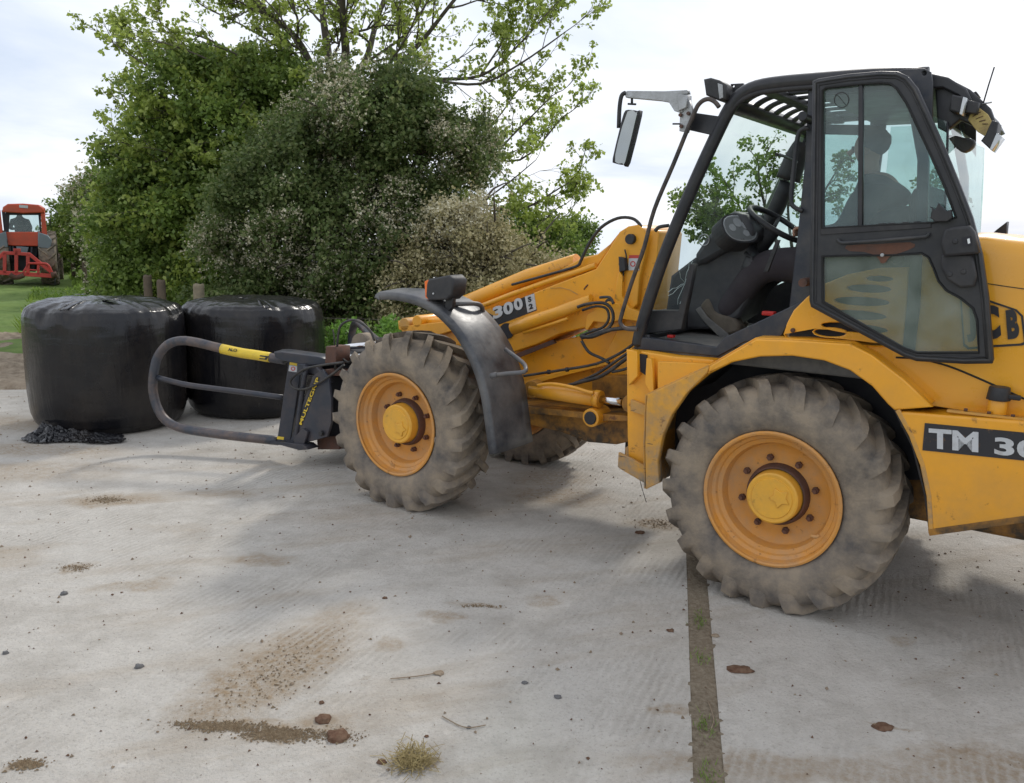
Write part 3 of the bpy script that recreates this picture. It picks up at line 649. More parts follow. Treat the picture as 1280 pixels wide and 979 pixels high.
# --- bushes: clumps of leaves in lumpy volumes, on their own stems
def bush(name, label, base, lobes, nleaf, size, m, blossom=0., bm_='blossom', cat='bush', seed=1, group=None, asp=.7, gap=.25, stems=5, fl=.06, bsz=.05, nclump=900, crad=.16, boughs=0, brad=.34):
    random.seed(seed); r2 = np.random.default_rng(seed)
    root = tree_empty(name, base, label, cat, group)
    C = np.array([[l[0], l[1], l[2]] for l in lobes]); A = np.array([[l[3], l[4], l[5]] for l in lobes]); vol = A.prod(1) ** (2 / 3.); pr = vol / vol.sum()
    k = r2.choice(len(lobes), nclump, p=pr); d = r2.normal(size=(nclump, 3)); d /= np.linalg.norm(d, axis=1)[:, None]
    rr = r2.uniform(.35, 1.0, nclump) ** .5
    lump = np.array([1 + .34 * mnoise.noise(Vector(tuple(C[k[i]] + d[i] * A[k[i]])) * 1.3) + .12 * mnoise.noise(Vector(tuple(C[k[i]] + d[i] * A[k[i]])) * 4) for i in range(nclump)])
    P = C[k] + d * A[k] * (rr * lump)[:, None]; P[:, 2] = np.maximum(P[:, 2], .1)
    if boughs:
        nc_ = max(6, int(nclump * .75 / boughs)); P = P[:int(nclump * .4)]; d = d[:int(nclump * .4)]; BP = []; BD = []
        kb = r2.choice(len(lobes), boughs, p=pr)
        for i_ in range(boughs):
            dd_ = r2.normal(size=3); dd_[1] -= .35; dd_ /= np.linalg.norm(dd_); c_ = C[kb[i_]] + dd_ * A[kb[i_]] * r2.uniform(.78, 1.12)
            s_ = brad * r2.uniform(.55, 1.35); o_ = r2.normal(size=(nc_, 3)); o_ /= np.linalg.norm(o_, axis=1)[:, None]; o_ *= r2.uniform(.2, 1, nc_)[:, None] ** .5 * s_; o_[:, 2] *= .42
            out_ = np.hypot(o_[:, 0], o_[:, 1]); o_[:, 2] -= .35 * out_ ** 2 / s_
            BP.append(c_ + o_); BD.append(np.tile(dd_ * .4 + np.array([0, 0, .9]), (nc_, 1)))
        P = np.concatenate([P] + BP); d = np.concatenate([d] + BD); P[:, 2] = np.maximum(P[:, 2], .1)
    keep = np.array([mnoise.noise(Vector(tuple(p)) * 1.1 + Vector((seed, 0, 0))) > -.55 + gap * 0 - .1 for p in P]); P = P[keep]; d = d[keep]
    if gap:
        kk = np.array([mnoise.noise(Vector(tuple(p)) * 2.2 + Vector((0, seed, 0))) > -gap * 2.2 + .1 * 0 for p in P]); P = P[kk]; d = d[kk]
    # shoots that stand out of the outline
    ns = nclump // 14; ks = r2.choice(len(P), ns); SH = []; SD = []
    for i_ in ks:
        dd_ = d[i_] * np.array([1, 1, .7]) + np.array([0, 0, .55]) + r2.normal(0, .25, 3); dd_ /= np.linalg.norm(dd_); L_ = r2.uniform(.15, .5)
        for q_ in range(4): SH.append(P[i_] + dd_ * L_ * (q_ + 1) / 4); SD.append(dd_)
    SH = np.array(SH); SD = np.array(SD); nsl = max(2, int(nleaf / len(P) / 3)); SHL = np.repeat(SH, nsl, 0) + r2.normal(size=(len(SH) * nsl, 3)) * .045
    shoot_v = leaves(SHL, size, .35, asp, .3, np.repeat(SD, nsl, 0) * .3)
    per = max(1, nleaf // len(P)); Q = np.repeat(P, per, 0); o = r2.normal(size=Q.shape) * crad; o[:, 2] *= .75
    dq = np.repeat(d, per, 0)
    put(root, bulk('crown', np.concatenate([leaves(Q + o, size, .35, asp, .3, dq * .5), shoot_v]), 4, None, m))
    if blossom:
        sel = np.array([mnoise.noise(Vector(tuple(p)) * .9 + Vector((7, seed, 0))) for p in P]); S = P[sel > np.quantile(sel, 1 - blossom)]
        dd = d[sel > np.quantile(sel, 1 - blossom)]
        nb = 8; B = np.repeat(S, nb, 0); ob = r2.normal(size=B.shape); ob *= crad * 1.0; B = B + ob + np.repeat(dd, nb, 0) * crad * .8
        nb2 = 5; B2 = np.repeat(B, nb2, 0) + r2.normal(size=(len(B) * nb2, 3)) * fl * .5
        put(root, bulk('blossom', leaves(B2, bsz, .3, .9, 0), 4, None, bm_))
    b = bmesh.new()
    for i in range(stems):
        t = C[i % len(C)]; s = Vector(base) + Vector((random.uniform(-.3, .3), random.uniform(-.2, .2), -.1))
        e = Vector((t[0], t[1], t[2] + .3)); mid = s.lerp(e, .5) + Vector((random.uniform(-.3, .3), random.uniform(-.3, .3), .1))
        tubebm(b, [s, mid, e], [.075, .02], 7, False, 4)
        for q in range(7):
            f = mid.lerp(e, random.uniform(0, 1)); g = f + Vector((random.uniform(-.9, .9), random.uniform(-.9, .3), random.uniform(0, .7)))
            tubebm(b, [f, f.lerp(g, .5) + Vector((0, 0, .1)), g], [.025, .006], 5, False, 2)
    put(root, link('trunk', frombm('trunk', b, True), None, 'bark'))
    return root
def lobe(px, py, y, rx, ry, rz):
    p = at(px, py, y); return (p.x, p.y, max(p.z, rz * .55), rx, ry, rz)
# big hawthorn, grey green with going-over blossom, centre of the hedge
hb = at(425, 400, 13.3)
bush('hawthorn_tree', 'largest hawthorn, dark green and dusted with fading blossom, right behind the bales', (hb.x, 13.3, 0),
     [lobe(470, 150, 13.3, 1.0, .9, .75), lobe(530, 200, 13.2, .85, .8, .9), lobe(400, 230, 13.2, 1.2, .9, .9), lobe(350, 300, 13.0, 1.1, .9, .9), lobe(450, 300, 12.9, 1.2, .9, 1.0),
      lobe(520, 270, 13.3, .6, .7, .7), lobe(420, 370, 12.8, 1.2, .8, .7), lobe(330, 380, 12.6, .9, .7, .6), lobe(430, 130, 13.5, .6, .6, .5), lobe(370, 190, 13.6, .8, .7, .6), lobe(575, 165, 13.6, .5, .5, .35), lobe(600, 210, 13.6, .35, .5, .3), lobe(500, 120, 13.6, .6, .5, .35)],
     120000, .062, 'leaf_dark', .42, 'blossom', 'tree', 3, nclump=5200, crad=.075, gap=.14, fl=.03, bsz=.030, stems=9, boughs=330, brad=.36)
# fresh green field maple / sycamore mass to the left of it
hb = at(260, 400, 15.2)
mtree = bush('field_maple_tree', 'bushy mid green maple between the far hedge and the large hawthorn', (hb.x, 15.4, 0),
     [lobe(250, 130, 15.6, 1.1, .9, .8), lobe(205, 200, 15.6, .8, .8, .9), lobe(290, 180, 15.3, 1.1, .9, .9), lobe(235, 260, 15.3, 1.1, 1.0, 1.0), lobe(180, 290, 15.6, .8, .9, 1.1), lobe(310, 110, 15.8, .8, .7, .6),
      lobe(290, 290, 14.9, .9, .8, .9), lobe(340, 100, 15.6, .7, .7, .5), lobe(210, 340, 15.2, .9, .9, .7), lobe(270, 360, 14.6, .9, .8, .6), lobe(360, 150, 15.4, .7, .7, .6)],
     72000, .085, 'leaf_mid', 0., cat='tree', seed=5, nclump=3600, crad=.11, gap=.14, boughs=260, brad=.36, stems=9)
_l = [lobe(250, 130, 15.6, 1.1, .9, .8), lobe(205, 200, 15.6, .8, .8, .9), lobe(290, 180, 15.3, 1.1, .9, .9), lobe(235, 260, 15.3, 1.1, 1.0, 1.0), lobe(180, 290, 15.6, .8, .9, 1.1), lobe(310, 110, 15.8, .8, .7, .6), lobe(290, 290, 14.9, .9, .8, .9), lobe(270, 350, 14.6, .9, .8, .6)]
sprays(mtree, _l, 620, 18, .14, .085, 'leaf_bright', 61)
# faded tan hawthorn to the right
hb = at(590, 360, 12.3)
bush('hawthorn_bush', 'tan hawthorn bush gone over, seen above the loader boom', (hb.x, 12.3, 0),
     [lobe(560, 320, 12.2, .7, .7, .6), lobe(620, 325, 12.4, .65, .7, .5), lobe(520, 365, 12.0, .6, .6, .5), lobe(595, 285, 12.5, .45, .5, .32), lobe(665, 345, 12.8, .6, .6, .35), lobe(600, 390, 11.9, .8, .6, .5), lobe(550, 278, 12.6, .35, .4, .28)],
     38000, .048, 'leaf_tan', .35, 'blossom', 'bush', 8, nclump=2600, crad=.07, gap=.18, fl=.03, bsz=.03, boughs=130, brad=.26)
hb = at(690, 350, 18)
bush('maple_bush', 'small fresh green bush half hidden beyond the loader boom', (hb.x, 18, 0),
     [lobe(650, 300, 18.2, .8, .8, .7), lobe(690, 315, 18.2, .6, .7, .6), lobe(625, 330, 18, .9, .8, .8), lobe(700, 345, 18, .8, .8, .6)], 15000, .10, 'leaf_mid', .0, cat='bush', seed=9, nclump=800, crad=.16)
hb = at(714, 330, 42)
bush('distant_bush', 'small distant round bush on the skyline above the yellow boom', (hb.x, 42, 0),
     [(hb.x, 42, 1.6, 1.1, 1.0, .95), (hb.x - 1.2, 42, 1.2, 1.1, 1.0, .9)], 9000, .16, 'leaf_mid', 0., cat='bush', seed=12, nclump=420, crad=.25)
# far hedge, left
for i, (px, py, y, s, lab) in enumerate([
    (95, 285, 31, 1.0, 'leftmost far hedgerow bush, beside the red tractor'), (128, 262, 28, 1.05, 'second far hedgerow bush with a dusting of blossom'), (162, 262, 24, 1.0, 'far hedgerow bush merging into the maple'), (178, 300, 20.5, .9, 'low dark hedgerow bush above the near bale')]):
    b0 = at(px, 350, y)
    bush('hedgerow_bush', lab, (b0.x, y, 0),
         [lobe(px, py, y, 1.0 * s, .9, 1.1 * s), lobe(px - 14, py + 22, y, .8 * s, .9, 1.0 * s), lobe(px + 18, py + 14, y, .9 * s, .9, 1.0 * s), lobe(px, py + 36, y, 1.2 * s, .9, .9 * s), lobe(px + 6, py - 22, y, .6 * s, .7, .7 * s)],
         16000, .12, 'leaf_mid', (.0, .3, .22, .1)[i], cat='bush', seed=20 + i, group='bushes of the far hedgerow', nclump=900, crad=.17, fl=.06, bsz=.055)
# tree beyond the yard, seen through the cab glass
T1 = Vector((8.0, 25, 0)); ct = tree_empty('lime_tree', T1, 'broad leafy tree beyond the yard, seen through the cab windows')
bm = bmesh.new(); tips = []; mids = []; random.seed(31)
tubebm(bm, [T1 + Vector((0, 0, -.1)), T1 + Vector((.1, 0, .8)), T1 + Vector((0, 0, 1.5))], [.2, .16, .13], 10)
for path, r0 in [([(955, 330, 25), (925, 300, 24.6), (900, 275, 24.5), (888, 262, 24.5), (878, 255, 24.5)], .04), ([(965, 330, 25), (935, 280, 25), (920, 250, 25), (905, 225, 25)], .05), ([(980, 330, 25), (960, 270, 25), (950, 230, 25), (948, 205, 25)], .06),
                 ([(990, 330, 25), (1010, 270, 25.2), (1030, 240, 25.4), (1045, 215, 25)], .06), ([(1000, 330, 25), (1060, 290, 25.4), (1110, 260, 25.4), (1160, 235, 25)], .06), ([(1000, 330, 25), (1090, 300, 25), (1140, 280, 25), (1178, 262, 25)], .05),
                 ([(960, 330, 25), (920, 320, 25), (900, 305, 25), (892, 300, 25)], .04), ([(940, 330, 25), (905, 300, 25.5), (895, 280, 25.5), (890, 262, 25)], .04), ([(990, 310, 25), (985, 260, 25), (990, 220, 25)], .05)]:
    P = smoothpts([at(*q) for q in path], 4); tubebm(bm, P, [r0, r0 * .35], 6, False, 1); n = len(P)
    for i in range(3, n):
        d = (P[i] - P[i - 1]).normalized(); ax = d.orthogonal().normalized(); ax.rotate(Matrix.Rotation(random.uniform(0, 6.28), 3, d)); nd = d.copy()
        if i < n - 1: nd.rotate(Matrix.Rotation(random.uniform(.5, 1.1), 3, ax))
        branch_tree(bm, P[i], nd, .42 * random.uniform(.6, 1.1), r0 * .3, 2, tips, .55, .05, (2, 3), .75, .003, .14, mids)
put(ct, link('trunk', frombm('trunk', bm, True), None, 'bark'))
lv = clumps(tips + random.sample(mids, len(mids) // 5), 5, .15, .12, .75, .4, .2, .8); put(ct, bulk('crown', lv, 4, None, 'leaf_mid'))
print('lime', len(lv))
# nettles by the grab
for nm, lab, px, py, y, n, sx in [('nettle_clump', 'bright green nettle clump between the far bale and the loader wheel', 432, 425, 9.9, 2600, .28), ('nettle_clump', 'bright green nettle clump just above the front tyre', 487, 418, 10.4, 1500, .22), ('nettle_clump', 'low green nettles seen below the grab rams', 434, 470, 10.0, 1800, .30)]:
    c0 = at(px, py, y); top = c0.z + .22
    P = np.c_[rng.normal(c0.x, sx * .55, n), rng.normal(y, .2, n), rng.uniform(.05, 1, n) ** .7 * top]; P[:, 2] *= 1 - .35 * np.minimum(1, (np.abs(P[:, 0] - c0.x) / sx) ** 2)
    root = tree_empty(nm, (c0.x, y, 0), lab, 'weeds', 'nettles at the hedge foot'); put(root, bulk('foliage', leaves(P, .06, .9, .6, .2), 4, None, 'nettle'))
    b = bmesh.new()
    for i in range(10): q = P[i * 7]; tubebm(b, [(q[0], q[1], -.02), (q[0], q[1], max(.1, q[2]))], .006, 5, False, 1)
    put(root, tag(link('stem', frombm('stem', b), None, 'nettle'), kind='stuff'))

# ------------------------------------------------------------------ fence posts
def post(px, pytop, y, w, m, label, h0=None, lean=0.):
    t = at(px, pytop, y); bm = bmesh.new(); n = 12
    hz = t.z; rings = []
    for j, (z, s) in enumerate([(-.2, 1.), (hz * .5, 1.02), (hz - .03, .98), (hz, .86)]):
        rings.append([bm.verts.new((math.cos(2 * math.pi * k / n) * w / 2 * s * (1 + .05 * math.sin(k * 2.3)) + lean * z, math.sin(2 * math.pi * k / n) * w / 2 * s, z + (.008 * math.sin(k * 1.7) if j == 3 else 0))) for k in range(n)])
    for a, b in zip(rings, rings[1:]):
        for k in range(n): bm.faces.new((a[k], a[(k + 1) % n], b[(k + 1) % n], b[k]))
    bm.faces.new(rings[-1]); bm.faces.new(rings[0][::-1])
    o = link('fence_post', frombm('fence_post', bm, True), None, m, (t.x, y, 0)); return tag(o, label, 'fence post', 'posts of the field fence')
post(248, 355, 11.0, .14, 'wood', 'pale round fence post standing between the two bales')
post(184, 344, 12.4, .12, 'wooddark', 'dark stubby fence post above the near bale, left of a pair')
post(201, 350, 12.0, .12, 'wooddark', 'dark stubby fence post above the near bale, right of a pair')
post(136, 326, 22, .14, 'wood', 'grey fence post on the verge left of the hedge foot')
post(105, 327, 25.5, .13, 'wooddark', 'thin dark post under the far hedge, furthest right of three')
post(91, 329, 28, .13, 'wooddark', 'thin dark post under the far hedge, middle of three')
post(80, 326, 31, .13, 'wooddark', 'thin dark post under the far hedge, nearest the tractor')
wb = bmesh.new(); wp = [(-1.0, 10.9), (-4.1, 11.0), (at(184, 350, 12.4).x, 12.4), (at(136, 340, 22).x, 22), (at(105, 340, 25.5).x, 25.5), (at(91, 340, 28).x, 28), (at(80, 340, 31).x, 31)]
for z in (.55, .8): tubebm(wb, [(x, y + .08, z) for x, y in wp], .004, 4, False, 1)
tag(link('fence_wire', frombm('fence_wire', wb), None, 'rope'), 'thin wire strung along the old field fence posts', 'wire')
# ------------------------------------------------------------------ loader: wheels
def tyre_mesh(R=.645, W=.42, HC=.61, lugs=21):
    bm = bmesh.new(); SEG = 84
    pr = [(-.045, .352), (-.02, .372), (.004, .40), (.016, .44), (.018, .48), (.010, .525), (-.006, .56), (-.035, .590), (-.08, .602), (-.14, .608)]
    pr = pr + [(-W - y, r) for y, r in reversed(pr)]
    pr = [(y, r) for y, r in pr]; rings = []
    for k in range(SEG):
        a = 2 * math.pi * k / SEG; rings.append([bm.verts.new((math.cos(a) * r, y, math.sin(a) * r)) for y, r in pr])
    n = len(pr)
    for k in range(SEG):
        A, B = rings[k], rings[(k + 1) % SEG]
        for j in range(n - 1): bm.faces.new((A[j], A[j + 1], B[j + 1], B[j]))
    # raised bead and lettering ring
    st = [(-.235, .596, .648, 0.0, 1.), (-.17, .598, .649, .075, 1.), (-.10, .595, .647, .155, 1.), (-.045, .583, .640, .215, 1.05), (-.004, .556, .618, .252, 1.15), (.010, .535, .582, .268, 1.1), (.013, .508, .522, .276, .8)]
    for side in (0, 1):
        for k in range(lugs):
            a0 = 2 * math.pi * (k + .5 * side) / lugs; R2 = []
            for y, rb, rt, da, ws in st:
                yy = y if side == 0 else -W - y; a = a0 + da; hb, ht = .040 * ws / rb, .026 * ws / rt
                R2.append([bm.verts.new((math.cos(q) * r, yy, math.sin(q) * r)) for q, r in ((a - hb, rb - .012), (a - ht, rt), (a + ht, rt), (a + hb, rb - .012))])
            for p_, q_ in zip(R2, R2[1:]):
                for j in range(3): bm.faces.new((p_[j], p_[j + 1], q_[j + 1], q_[j]))
            bm.faces.new(R2[0]); bm.faces.new(R2[-1][::-1])
    for v in bm.verts:                                    # weight on the contact patch
        v.co += Vector((0, 0, 0)) + v.co.normalized() * .003 * mnoise.noise(v.co * 9)
        lim = -HC + .002
        if v.co.z < lim:
            d = lim - v.co.z; v.co.z = lim
        f = max(0., (-v.co.z - .40) / .21)
        if f > 0: v.co.y += .018 * f * f * (1 if v.co.y > -W / 2 else -1)
    me = frombm('tyre', bm); me.shade_smooth()
    me.set_sharp_from_angle(angle=R_(38)) if hasattr(me, 'set_sharp_from_angle') else None
    return me
def lathe(name, pr, seg=56, smooth=True):
    bm = bmesh.new(); rings = []
    for k in range(seg):
        a = 2 * math.pi * k / seg; rings.append([bm.verts.new((math.cos(a) * r, y, math.sin(a) * r)) for y, r in pr])
    for k in range(seg):
        A, B = rings[k], rings[(k + 1) % seg]
        for j in range(len(pr) - 1): bm.faces.new((A[j], A[j + 1], B[j + 1], B[j]))
    bmesh.ops.remove_doubles(bm, verts=bm.verts, dist=1e-5)
    me = frombm(name, bm); me.shade_smooth()
    if hasattr(me, 'set_sharp_from_angle'): me.set_sharp_from_angle(angle=R_(30))
    return me
TY = tyre_mesh(); TY.materials.append(M['tyre'])
RIM = lathe('rim', [(-.005, .352), (-.001, .362), (-.005, .372), (-.016, .372), (-.022, .350), (-.05, .342), (-.060, .325), (-.075, .318), (-.085, .296), (-.135, .282), (-.150, .262), (-.156, .225), (-.150, .17), (-.150, .10), (-.150, 0.0001)]); RIM.materials.append(M['rim'])
RIMB = lathe('rim_back', [(-.415, .372), (-.400, .352), (-.34, .33), (-.20, .29), (-.165, .27)]); RIMB.materials.append(M['rim'])
HUBR = lathe('hub_ring', [(-.152, .172), (-.120, .168), (-.100, .158), (-.096, .15)]); HUBR.materials.append(M['rust'])
HUB = lathe('hub_cap', [(-.150, .148), (-.060, .142), (-.040, .139), (-.034, .130), (-.036, .112), (-.030, .108), (-.030, .0001)]); HUB.materials.append(M['hub'])
STAR = plate('hub_star', [(math.cos(a) * r - .045, math.sin(a) * r - .01) for a, r in [(2 * math.pi * i / 10 + .3, .058 if i % 2 == 0 else .034) for i in range(10)]], -.022, -.040, 'hub', raw=True, bev=.004)
STARM = STAR.data; bpy.data.objects.remove(STAR)
bm = bmesh.new(); cylbm(bm, (0, -.152, 0), (0, -.128, 0), .019, 6); cylbm(bm, (0, -.13, 0), (0, -.112, 0), .011, 8); BOLT = frombm('bolt', bm); BOLT.materials.append(M['rust'])
bm = bmesh.new(); tubebm(bm, [(.30, -.02, 0), (.295, -.005, .01), (.27, .0, .02)], .010, 8, False, 2); VALVE = frombm('valve', bm, True); VALVE.materials.append(M['rim'])
LET = text('tyre_lettering', 'RADIAL R-1W', (.10, -.47), (-.12, -.47), (.10, -.44), .017, 'tyre_dark'); bpy.data.objects.remove(LET)
def wheel(parent, x, y, flip, spin, label=None):
    r = link('wheel', RIM, parent, None, (x, y, .61), (0, 0, math.pi if flip else 0))
    # a spin about the axle must not lift the flat: the tyre stays put, the rim turns
    s = spin
    def k(name, me, rot=0., ang=None):
        o = link(name, me, r, None, (0, 0, 0), (0, rot, 0)); return o
    k('tyre', TY); k('rim_back', RIMB); k('hub_ring', HUBR); k('hub_cap', HUB, s); k('hub_star', STARM, s)
    for i in range(8):
        a = 2 * math.pi * i / 8 + s; o = link('wheel_bolt', BOLT, r, None, (math.cos(a) * .205, 0, math.sin(a) * .205))
    k('valve', VALVE, s * 1.3 + 2.0)
    if label: r['label'] = label
    return r

CUR[0] = MF
LD = empty('telescopic_loader', MF, 'yellow articulated telescopic loader with its cab door folded open, standing on the concrete', 'loader')
WB = 2.6967; WI = -1.9695
wheel(LD, 0, 0, False, .5, 'dusty wheel nearest the camera under the yellow arch')
wheel(LD, WB, 0, False, -.35, 'front wheel under the black mudguard')
wheel(LD, 0, WI, True, .2); wheel(LD, WB, WI, True, 1.1)

# ------------------------------------------------------------------ rear chassis and bodywork
def hull_band(name, pts_px, y0, y1, th, m, parent, raw=False, bev=.004):
    """sheet that follows an outline: strip of thickness th, from plane y0 to y1"""
    P = [Vector((*p, 0)) for p in (pts_px if raw else [tr(a, b, y0) for a, b in pts_px])]
    N = []
    for i in range(len(P)):
        t = (P[min(i + 1, len(P) - 1)] - P[max(i - 1, 0)]).normalized(); N.append(Vector((-t.y, t.x, 0)))
    out = [(p.x, p.y) for p in P] + [((p + n * th).x, (p + n * th).y) for p, n in reversed(list(zip(P, N)))]
    return plate(name, out, y0, y1, m, parent, raw=True, bev=bev)
arch_in = [(826, 606), (822, 575), (828, 545), (840, 518), (858, 492), (885, 468), (915, 453), (950, 446), (990, 445), (1030, 451), (1062, 463), (1090, 483), (1110, 506)]
arch_out = [(1118, 513), (1166, 509), (1128, 473), (1090, 444), (1062, 430), (1000, 426), (945, 424), (886, 458)]
rf = plate('rear_mudguard', arch_in[4:] + arch_out + [(884, 466)], 0.0, -.05, 'yellow', LD, bev=.008)
rf['label'] = 'yellow arch over the near rear wheel'
hull_band('mudguard_skin', [(886, 459), (945, 425), (1000, 427), (1062, 431), (1090, 445), (1128, 474), (1162, 507)], -.045, -.47, -.012, 'yellow', rf)
hull_band('mudguard_liner', [(858, 490), (885, 466), (915, 451), (950, 444), (990, 443), (1030, 449), (1062, 461), (1092, 482), (1117, 513), (1140, 560), (1155, 620), (1160, 660)], -.05, -.50, -.012, 'plastic', rf)
ff = plate('mudguard_leg', [(824, 604), (822, 575), (828, 545), (840, 518), (858, 492), (884, 466), (886, 458), (808, 494), (806, 560), (807, 612)], 0.004, -.045, 'yellow_worn', LD, bev=.006)
ff['label'] = 'scraped lower front leg of the arch, paint worn to grey'
hull_band('mudguard_leg_skin', [(807, 611), (806, 560), (808, 495), (886, 459)], -.04, -.47, -.012, 'yellow_worn', ff)
plate('wheel_house', [(884, 459), (945, 427), (1000, 429), (1062, 433), (1090, 447), (1128, 476), (1150, 520), (1150, 600), (845, 600), (838, 520), (858, 490)], -.46, -.50, 'tdark', rf, bev=0)
# tank / tail side panel
u0 = -2.35
pp = [tr(*q, 0) for q in [(1280, 527), (1119, 514), (1136, 545), (1150, 582), (1158, 620), (1160, 668), (1280, 651)]]
def ext(a, b, u): k = (u - a[0]) / (b[0] - a[0]); return (u, a[1] + (b[1] - a[1]) * k)
side = [ext(pp[1], pp[0], u0)] + pp[1:6] + [ext(pp[5], pp[6], u0)]
sp = plate('side_panel', side, 0.0, -.42, 'yellow', LD, raw=True, bev=.012); sp['label'] = 'lower tail panel carrying the model number plate'
plate('side_panel', side, WI, WI + .42, 'yellow', LD, raw=True, bev=.012)
# worn edge strip on the arch side of the tail panel
hull_band('edge_strip', [(1119, 514), (1136, 545), (1150, 582), (1158, 620), (1161, 667)], .003, -.03, -.022, 'yellow_worn', sp)
a, b = tr(1160, 662, .002), tr(1280, 645, .002)
plate('skid_edge', [a, (a[0] - .01, a[1] - .03), ext((a[0], a[1] - .03), (b[0], b[1] - .03), u0), ext(a, b, u0)], .006, -.03, 'yellow_grime', sp, raw=True, bev=.003)
a0, b0 = tr(1152, 527, .003), tr(1280, 541, .003); a1, b1 = tr(1152, 565, .003), tr(1280, 577, .003)
dc = plate('number_decal', [tr(1156, 529, .004), tr(1280, 541, .004), ext(tr(1156, 529, .004), tr(1280, 541, .004), -1.35), ext(tr(1153, 563, .004), tr(1280, 576, .004), -1.35), tr(1280, 576, .004), tr(1153, 563, .004)], .004, -.002, 'decalblack', sp, raw=True, bev=0)
text('model_lettering', 'TM', tr(1161, 560, .005), tr(1223, 565.5, .005), tr(1161, 535.5, .005), .005, 'decalwhite', sp, bold=.035)
A_, B_ = tr(1243, 568, .005), tr(1268, 571, .005); w_ = (B_[0] - A_[0], B_[1] - A_[1]); C_ = tr(1243, 546, .005)
for i, ch in enumerate('300'):
    s = 1.13 * i; text('model_lettering', ch, (A_[0] + w_[0] * s, A_[1] + w_[1] * s), (B_[0] + w_[0] * s, B_[1] + w_[1] * s), (C_[0] + w_[0] * s, C_[1] + w_[1] * s), .005, 'decalwhite', sp, bold=.035)
# ledge on top of the tail panel with a lipped strip
a, b = tr(1184, 512, -.03), tr(1280, 523, -.03)
plate('ledge_strip', [a, ext(a, b, u0), (u0, ext(a, b, u0)[1] - .012), (a[0], a[1] - .012)], -.02, -.06, 'yellow_worn', sp, raw=True, bev=.003)
for px in (1207, 1236, 1266):
    q = t3(px, 514 + (px - 1207) * .13, -.04); cyl('bolt', q, (q[0], q[1], q[2] + .012), .009, 'rust', sp, 6, bev=0)
# chassis between the panels
box('rear_chassis', (-1.9, -1.5, .50), (.72, -.50, 1.05), 'yellow_grime', LD, .02)
box('rear_axle', (-.11, -1.82, .50), (.11, -.20, .72), 'yellow_grime', LD, .03)
box('axle_guard', (-.34, -1.3, .44), (.3, -.7, .52), 'tdark', LD, .03)
# bonnet
ht = [tr(1152, 296, -.14), tr(1190, 291, -.14), tr(1232, 290, -.14), tr(1280, 295, -.14)]
hb_ = [tr(1164, 507, -.14), tr(1280, 524, -.14)]
hl = [ht[0], ht[1], ht[2], ht[3], ext(ht[2], ht[3], -1.9), (-2.3, ht[3][1] - .22), (-2.36, ht[3][1] - .45), ext(hb_[0], hb_[1], -2.36), hb_[0], tr(1062, 434, -.14), tr(1128, 432, -.14)]
# rounded bonnet: loft of the side outline, shoulders pulled in
def loft_body(name, outline, ys, shr, m, parent, top_z):
    bm = bmesh.new(); rings = []
    for y, s in zip(ys, shr):
        rings.append([bm.verts.new((x, y, z - s * max(0., min(1., (z - top_z) / .12)))) for x, z in outline])
    n = len(outline)
    for A, B in zip(rings, rings[1:]):
        for k in range(n): bm.faces.new((A[k], A[(k + 1) % n], B[(k + 1) % n], B[k]))
    bm.faces.new(rings[0][::-1]); bm.faces.new(rings[-1])
    me = frombm(name, bm); o = link(name, me, parent, m); me.shade_smooth()
    if hasattr(me, 'set_sharp_from_angle'): me.set_sharp_from_angle(angle=R_(50))
    return o
tz = ht[2][1] - .16
bon = loft_body('bonnet', hl, [-.14, -.145, -.165, -.21, -.30, -1.67, -1.76, -1.80, -1.82], [.10, .055, .03, .012, 0, 0, .012, .04, .10], 'yellow_clean', LD, tz)
# panel seams as narrow recessed rubber lines
tube('bonnet_seam', pt([(1225, 353), (1250, 357), (1285, 362)], -.139), .0022, 'gasket', bon, 6)
tube('bonnet_seam', pt([(1120, 447), (1150, 449), (1186, 458), (1230, 476), (1290, 503)], -.139), .005, 'gasket', bon, 6)
tube('bonnet_seam', pt([(1064, 433), (1090, 446), (1128, 474), (1166, 508)], -.060), .004, 'rust', bon, 6)
# maker's mark
O = -.1385
mk = [(1204, 366), (1226, 372), (1236, 375), (1271, 387), (1279, 395), (1283, 430), (1278, 432), (1245, 434), (1210, 437), (1204, 432), (1200, 372)]
plate('badge_outline', mk, O + .003, O - .003, 'decalink', bon, bev=0, holes=[[(px + (1233 - px) * .06, py + (404 - py) * .085) for px, py in mk]])
for ch, q in (('J', ((1209, 428), (1221, 426.5), (1207, 383))), ('C', ((1228, 425), (1252, 423), (1224, 383))), ('B', ((1260, 424.5), (1275, 422.5), (1257, 388)))):
    text('badge_letter', ch, tr(*q[0], O), tr(*q[1], O), tr(*q[2], O), O + .003, 'decalink', bon, bold=.06)
# filler neck
fx = t3(1246, 514, -.09); q = t3(1246, 502, -.09)
cyl('filler_neck', (fx[0], -.09, fx[2] - .04), (fx[0], -.09, fx[2] + .055), .040, 'yellow', LD, 20)
fc = cyl('filler_cap', (fx[0], -.09, fx[2] + .053), (fx[0], -.09, fx[2] + .115), .052, 'plastic', LD, 12, r2=.044)
box('cap_lever', (fx[0] - .09, -.10, fx[2] + .062), (fx[0] - .02, -.07, fx[2] + .085), 'plastic', fc, .006)
# scoop on the bonnet
plate('bonnet_scoop', [(1236, 296), (1246, 287), (1259, 277), (1257, 298)], -.7, -.8, 'plastic', LD, bev=.004)
